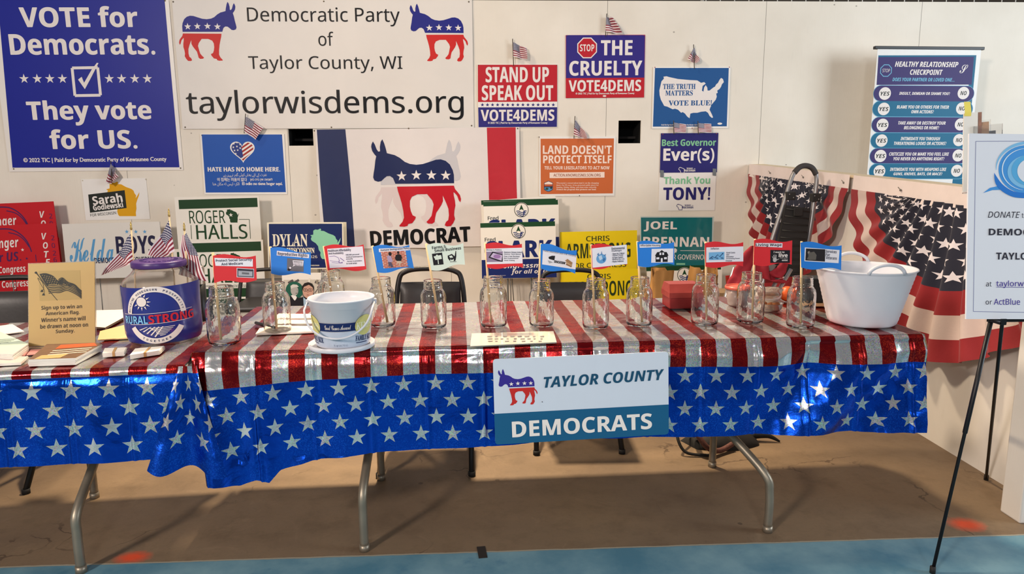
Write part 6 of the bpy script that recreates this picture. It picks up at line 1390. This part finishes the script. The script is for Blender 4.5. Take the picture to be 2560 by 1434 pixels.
# red plastic cup beside it
c = P(1828, 705, .80); cb = MB(); cb.lathe([(0, 0), (.028, 0), (.04, .10), (.043, .103), (.038, .10), (.026, .003), (0, .003)], mat('red_cup', (206, 40, 34), .35), 24)
rc = cb.build('red_cup', merge=True); c.z = at_y(1828, 728, Yk+.80).z
st = MB(); st.box((0, 0, c.z/2), (.26, .18, c.z-.002), mat('cardboard', (196, 164, 124), .7, var=.1), bev=.004)
so = st.build('cardboard_box', mw=Matrix.Translation((c.x-.09, c.y+.05, 0))); tag(so, 'plain cardboard box standing on the floor behind the table, under the red cup', 'box')
c.z += .002; rc.matrix_world = Matrix.Translation(c); tag(rc, 'small red plastic cup beside the camp chair\u2019s leg', 'cup')

# bag on the floor under the table
c = at_z(1800, 1128, 0); hb = empty('shoulder_bag', c+Vector((.05, .10, 0)), .1); tag(hb, 'flat black shoulder bag with a patterned strap on the floor under the table', 'bag')
BB = mat('black_bag_cloth', (24, 22, 22), .75, bump=.3, bs=40)
mb = MB(); mb.grid(lambda a, b: ((a-.5)*.40*(1-.25*b), .10*math.cos(b*3.1)*(.6+.4*math.sin(a*3.1)), .09*math.sin(b*3.1)*math.sin(a*3.14)**.5*(1-.3*a)), 26, 16, BB); mb.build('bag_body', hb)
PS = mat('patterned_strap', (96, 60, 52), .7, var=.95, vs=120)
mb = MB(); mb.tube(bez([(-.16, -.02, .06), (-.19, -.10, .11), (-.15, -.15, .05), (-.08, -.13, .02), (0, -.09, .03)], 8), [.013]*33, PS, 8); mb.build('strap', hb)
mb = MB(); mb.tube(bez([(-.17, .02, .05), (-.26, -.06, .09), (-.24, -.12, .02), (-.12, -.15, .008)], 8), .007, BB, 8); mb.build('tie_cord', hb)
mb = MB(); mb.tube(bez([(.15, 0, .03), (.22, -.02, .03), (.27, -.04, .006)], 6), [.02-.0013*k for k in range(13)], BB, 8); mb.build('tie_cord', hb)

# ------------------------------------------------------------------ easel with the donation board
ZB = at_y(2470, 795, 2.20).z
t7 = math.radians(8.5); EP = ((0, 2.20-ZB*math.tan(t7), 0), (0, -math.cos(t7), math.sin(t7)))
FB = mat('foam_board', (226, 229, 236), .45, var=.01)
s = Sign('easel_board', 'white donation board with a blue wave logo on the black easel', [(2419.5, 337), (2768, 336), (2762, 800), (2412.6, 794)], EP, FB, .006, 'sign')
GL = ink(128, 134, 170)
for a, b_ in (((2436, 354), (2752, 353)), ((2436, 354), (2430, 778)), ((2430, 778), (2746, 783)), ((2752, 353), (2746, 783))): s.poly(stroke([a, b_], 1.3), GL, 'border_line', 1)
zb = Zf(2360, 240, 2.472); AQ, AQ2, AQ3 = ink(70, 150, 220), ink(128, 190, 230), ink(40, 120, 206)
cx, cy = 2563, 424
s.local(cx, cy, circ_pts(0, 0, 70, 58, 44), AQ, 'wave_logo', 1); s.local(cx, cy, circ_pts(4, 6, 52, 40, 40), AQ2, 'wave_logo', 2); s.local(cx, cy, circ_pts(8, 2, 46, 37, 40), ink(88, 172, 222), 'wave_logo', 3); s.local(cx, cy, circ_pts(10, 4, 34, 30, 36), FB, 'wave_logo', 4)
s.local(cx, cy, stroke([(x, y) for x, y in circ_pts(6, -2, 82, 62, 26, math.pi*.98, math.pi*1.75)], [1+6*math.sin(math.pi*i/25) for i in range(26)]), AQ2, 'wave_logo', 2)
s.local(cx, cy, stroke([(x, y) for x, y in circ_pts(0, 0, 61, 50, 26, math.pi*.55, math.pi*1.5)], [.5+2*math.sin(math.pi*i/25) for i in range(26)]), ink(226, 240, 248), 'wave_logo', 3)
s.poly([(p.x, p.y) for p in bez([(x, y, 0) for x, y in zb(300, 475, 308, 540, 350, 590, 420, 625, 500, 632)], 5)]+[(p.x, p.y) for p in bez([(x, y, 0) for x, y in zb(500, 600, 420, 590, 350, 545, 300, 475)], 5)], AQ3, 'wave_logo', 3); s.poly(zb(233, 600, 275, 568, 330, 556, 372, 566, 350, 580, 290, 582), AQ, 'wave_logo', 2)
VI2 = ink(78, 66, 150); D2 = ink(50, 50, 62)
s.text('DONATE', 2466, 529, 2546, 544.5, D2, 'i'); s.text('to', 2550, 533, 2562.5, 544.5, D2, 'r'); s.text('DEMOCRATS', 2468, 572, 2640, 588.5, D2, 'b', .012); s.text('TAYLOR COUNTY', 2486.6, 631.6, 2690, 649, D2, 'b', .012)
s.text('at', 2461, 704, 2475, 715.5, D2, 'r'); s.text('taylorwisdems.org', 2486.6, 701, 2656, 719.4, VI2, 'r', .012); s.poly(stroke([(2486.6, 717), (2656, 718)], 1), VI2, 'lettering', 3); s.text('or', 2460, 751, 2476, 760.5, D2, 'r'); s.text('ActBlue', 2480.5, 745.7, 2546, 761, VI2, 'r', .012)
s.done()
EB = mat('black_easel', (30, 30, 33), .4, .4)
ft = at_z(2331, 1431, 0); tp = at_y(2478, 798, 2.215); bk = at_z(2465, 1199, 0); tb2 = at_y(2524, 792, 2.225)
xm = (s.mw @ Vector((0, 0, 0))).x; ez = empty('display_easel', (xm, 2.3, 0)); tag(ez, 'thin black metal tripod easel holding the donation board', 'easel')
eo = Vector((xm, 2.3, 0)); apex = Vector((xm, 2.34, ZB+.50))
dirn = (tp-ft).normalized()
mb = MB(); mb.tube([ft-eo+Vector((0, 0, .004)), ft.lerp(tp, .55)-eo, ft.lerp(tp, .55)-eo+dirn*.002, tp-eo], [.0055, .0055, .0075, .0075], EB, 10); mb.tube([tp-eo, apex-eo+Vector((-.03, 0, 0))], .0065, EB, 8); mb.build('leg', ez)
f2 = Vector((2*xm-ft.x, ft.y, 0)); t2 = Vector((2*xm-tp.x, tp.y, tp.z)); mb = MB(); mb.tube([f2-eo+Vector((0, 0, .004)), t2-eo, apex-eo+Vector((.03, 0, 0))], .0065, EB, 10); mb.build('leg', ez)
mb = MB(); mb.tube([bk-eo+Vector((0, 0, .004)), tb2+Vector((0, .03, -.01))-eo, apex-eo+Vector((0, .03, -.02))], .006, EB, 10); mb.build('leg', ez)
mb = MB(); zl = ZB-.006
for x in (tp.x, t2.x): mb.box(Vector((x, 2.188, zl-.004))-eo, (.018, .06, .008), EB); mb.box(Vector((x, 2.160, zl+.004))-eo, (.018, .005, .016), EB)
mb.box(Vector((xm, 2.215, zl-.004))-eo, (abs(t2.x-tp.x)+.02, .014, .012), EB); mb.build('support_bar', ez)
for q in (ft, f2, bk):
    mb = MB(); mb.lathe([(0, 0), (.009, 0), (.009, .022), (0, .022)], RUB, 12, c=q-eo); mb.build('foot', ez)

# literature holder with leaflets on the partition cap
Yh = 2.80; hx0 = at_x(2415, 300, 2.20)
lh = Vector((2.215, Yh, ptop(Yh)+.017))
P = lambda x, y: at_y(x, y, Yh-.02)
xl, xr = P(2409, 300).x, P(2492, 300).x; lh.x = (xl+xr)/2+.045
ho = empty('literature_holder', lh); tag(ho, 'clear leaflet holder on the partition end, showing above the donation board', 'holder')
ztop = P(2415, 312).z-lh.z; mb = MB(); wd = .112; AC3 = mat('holder_acrylic', (246, 245, 244), .05, trans=.97, ior=1.15)
mb.box((0, -.040, ztop/2), (wd, .003, ztop), AC3); mb.box((0, .026, ztop/2+.01), (wd, .003, ztop+.02), AC3); mb.box((0, -.007, .002), (wd, .066, .004), AC3)
for sx in (-1, 1): mb.box((sx*wd/2, -.007, ztop/2), (.003, .066, ztop), AC3)
mb.build('holder_body', ho); ho.rotation_euler = (0, -.09, 0)
def leaf(label, x0, x1, ytop, yb, m, th, tilt=0):
    a, b_ = at_y(x0, ytop, yb), at_y(x1, ytop, yb); h = a.z-lh.z-.006
    mb = MB(); mb.box(((0), 0, h/2), (b_.x-a.x, th, h), m, Matrix.Rotation(-.09, 3, 'Y')); o = mb.build('leaflet', mw=Matrix.Translation(((a.x+b_.x)/2+h*.045, yb, lh.z+.0055))); tag(o, label, 'leaflet', 'leaflets in the clear holder'); return o
o = leaf('white leaflet with a yellow sticky tab at the front of the clear holder', 2409, 2444, 281, Yh-.032, mat('white_paper', (236, 232, 222)), .004)
mb = MB(); a, b_ = at_y(2411, 254, Yh-.036), at_y(2424, 290, Yh-.036); oc = o.matrix_world.translation
mb.grid(lambda i, j: Vector((a.x+(b_.x-a.x)*i+.006*(1-j), Yh-.0355-.002*math.sin(j*5), b_.z+(a.z-b_.z)*j))-oc, 3, 6, mat('sticky_yellow', (240, 222, 96), .6)); mb.build('sticky_tab', o)
leaf('tall brown-edged leaflet behind the white one in the clear holder', 2436, 2452, 280, Yh-.015, mat('brown_edge', (150, 104, 82), .5, var=.3, vs=60), .012)
leaf('middle-height brown leaflet in the clear holder', 2452, 2470, 304, Yh+.002, mat('brown_edge2', (176, 136, 104), .5, var=.3, vs=60), .012)
leaf('short dark leaflet at the right of the clear holder', 2470, 2488, 326, Yh+.018, mat('grey_edge', (92, 92, 96), .5, var=.3, vs=60), .008)
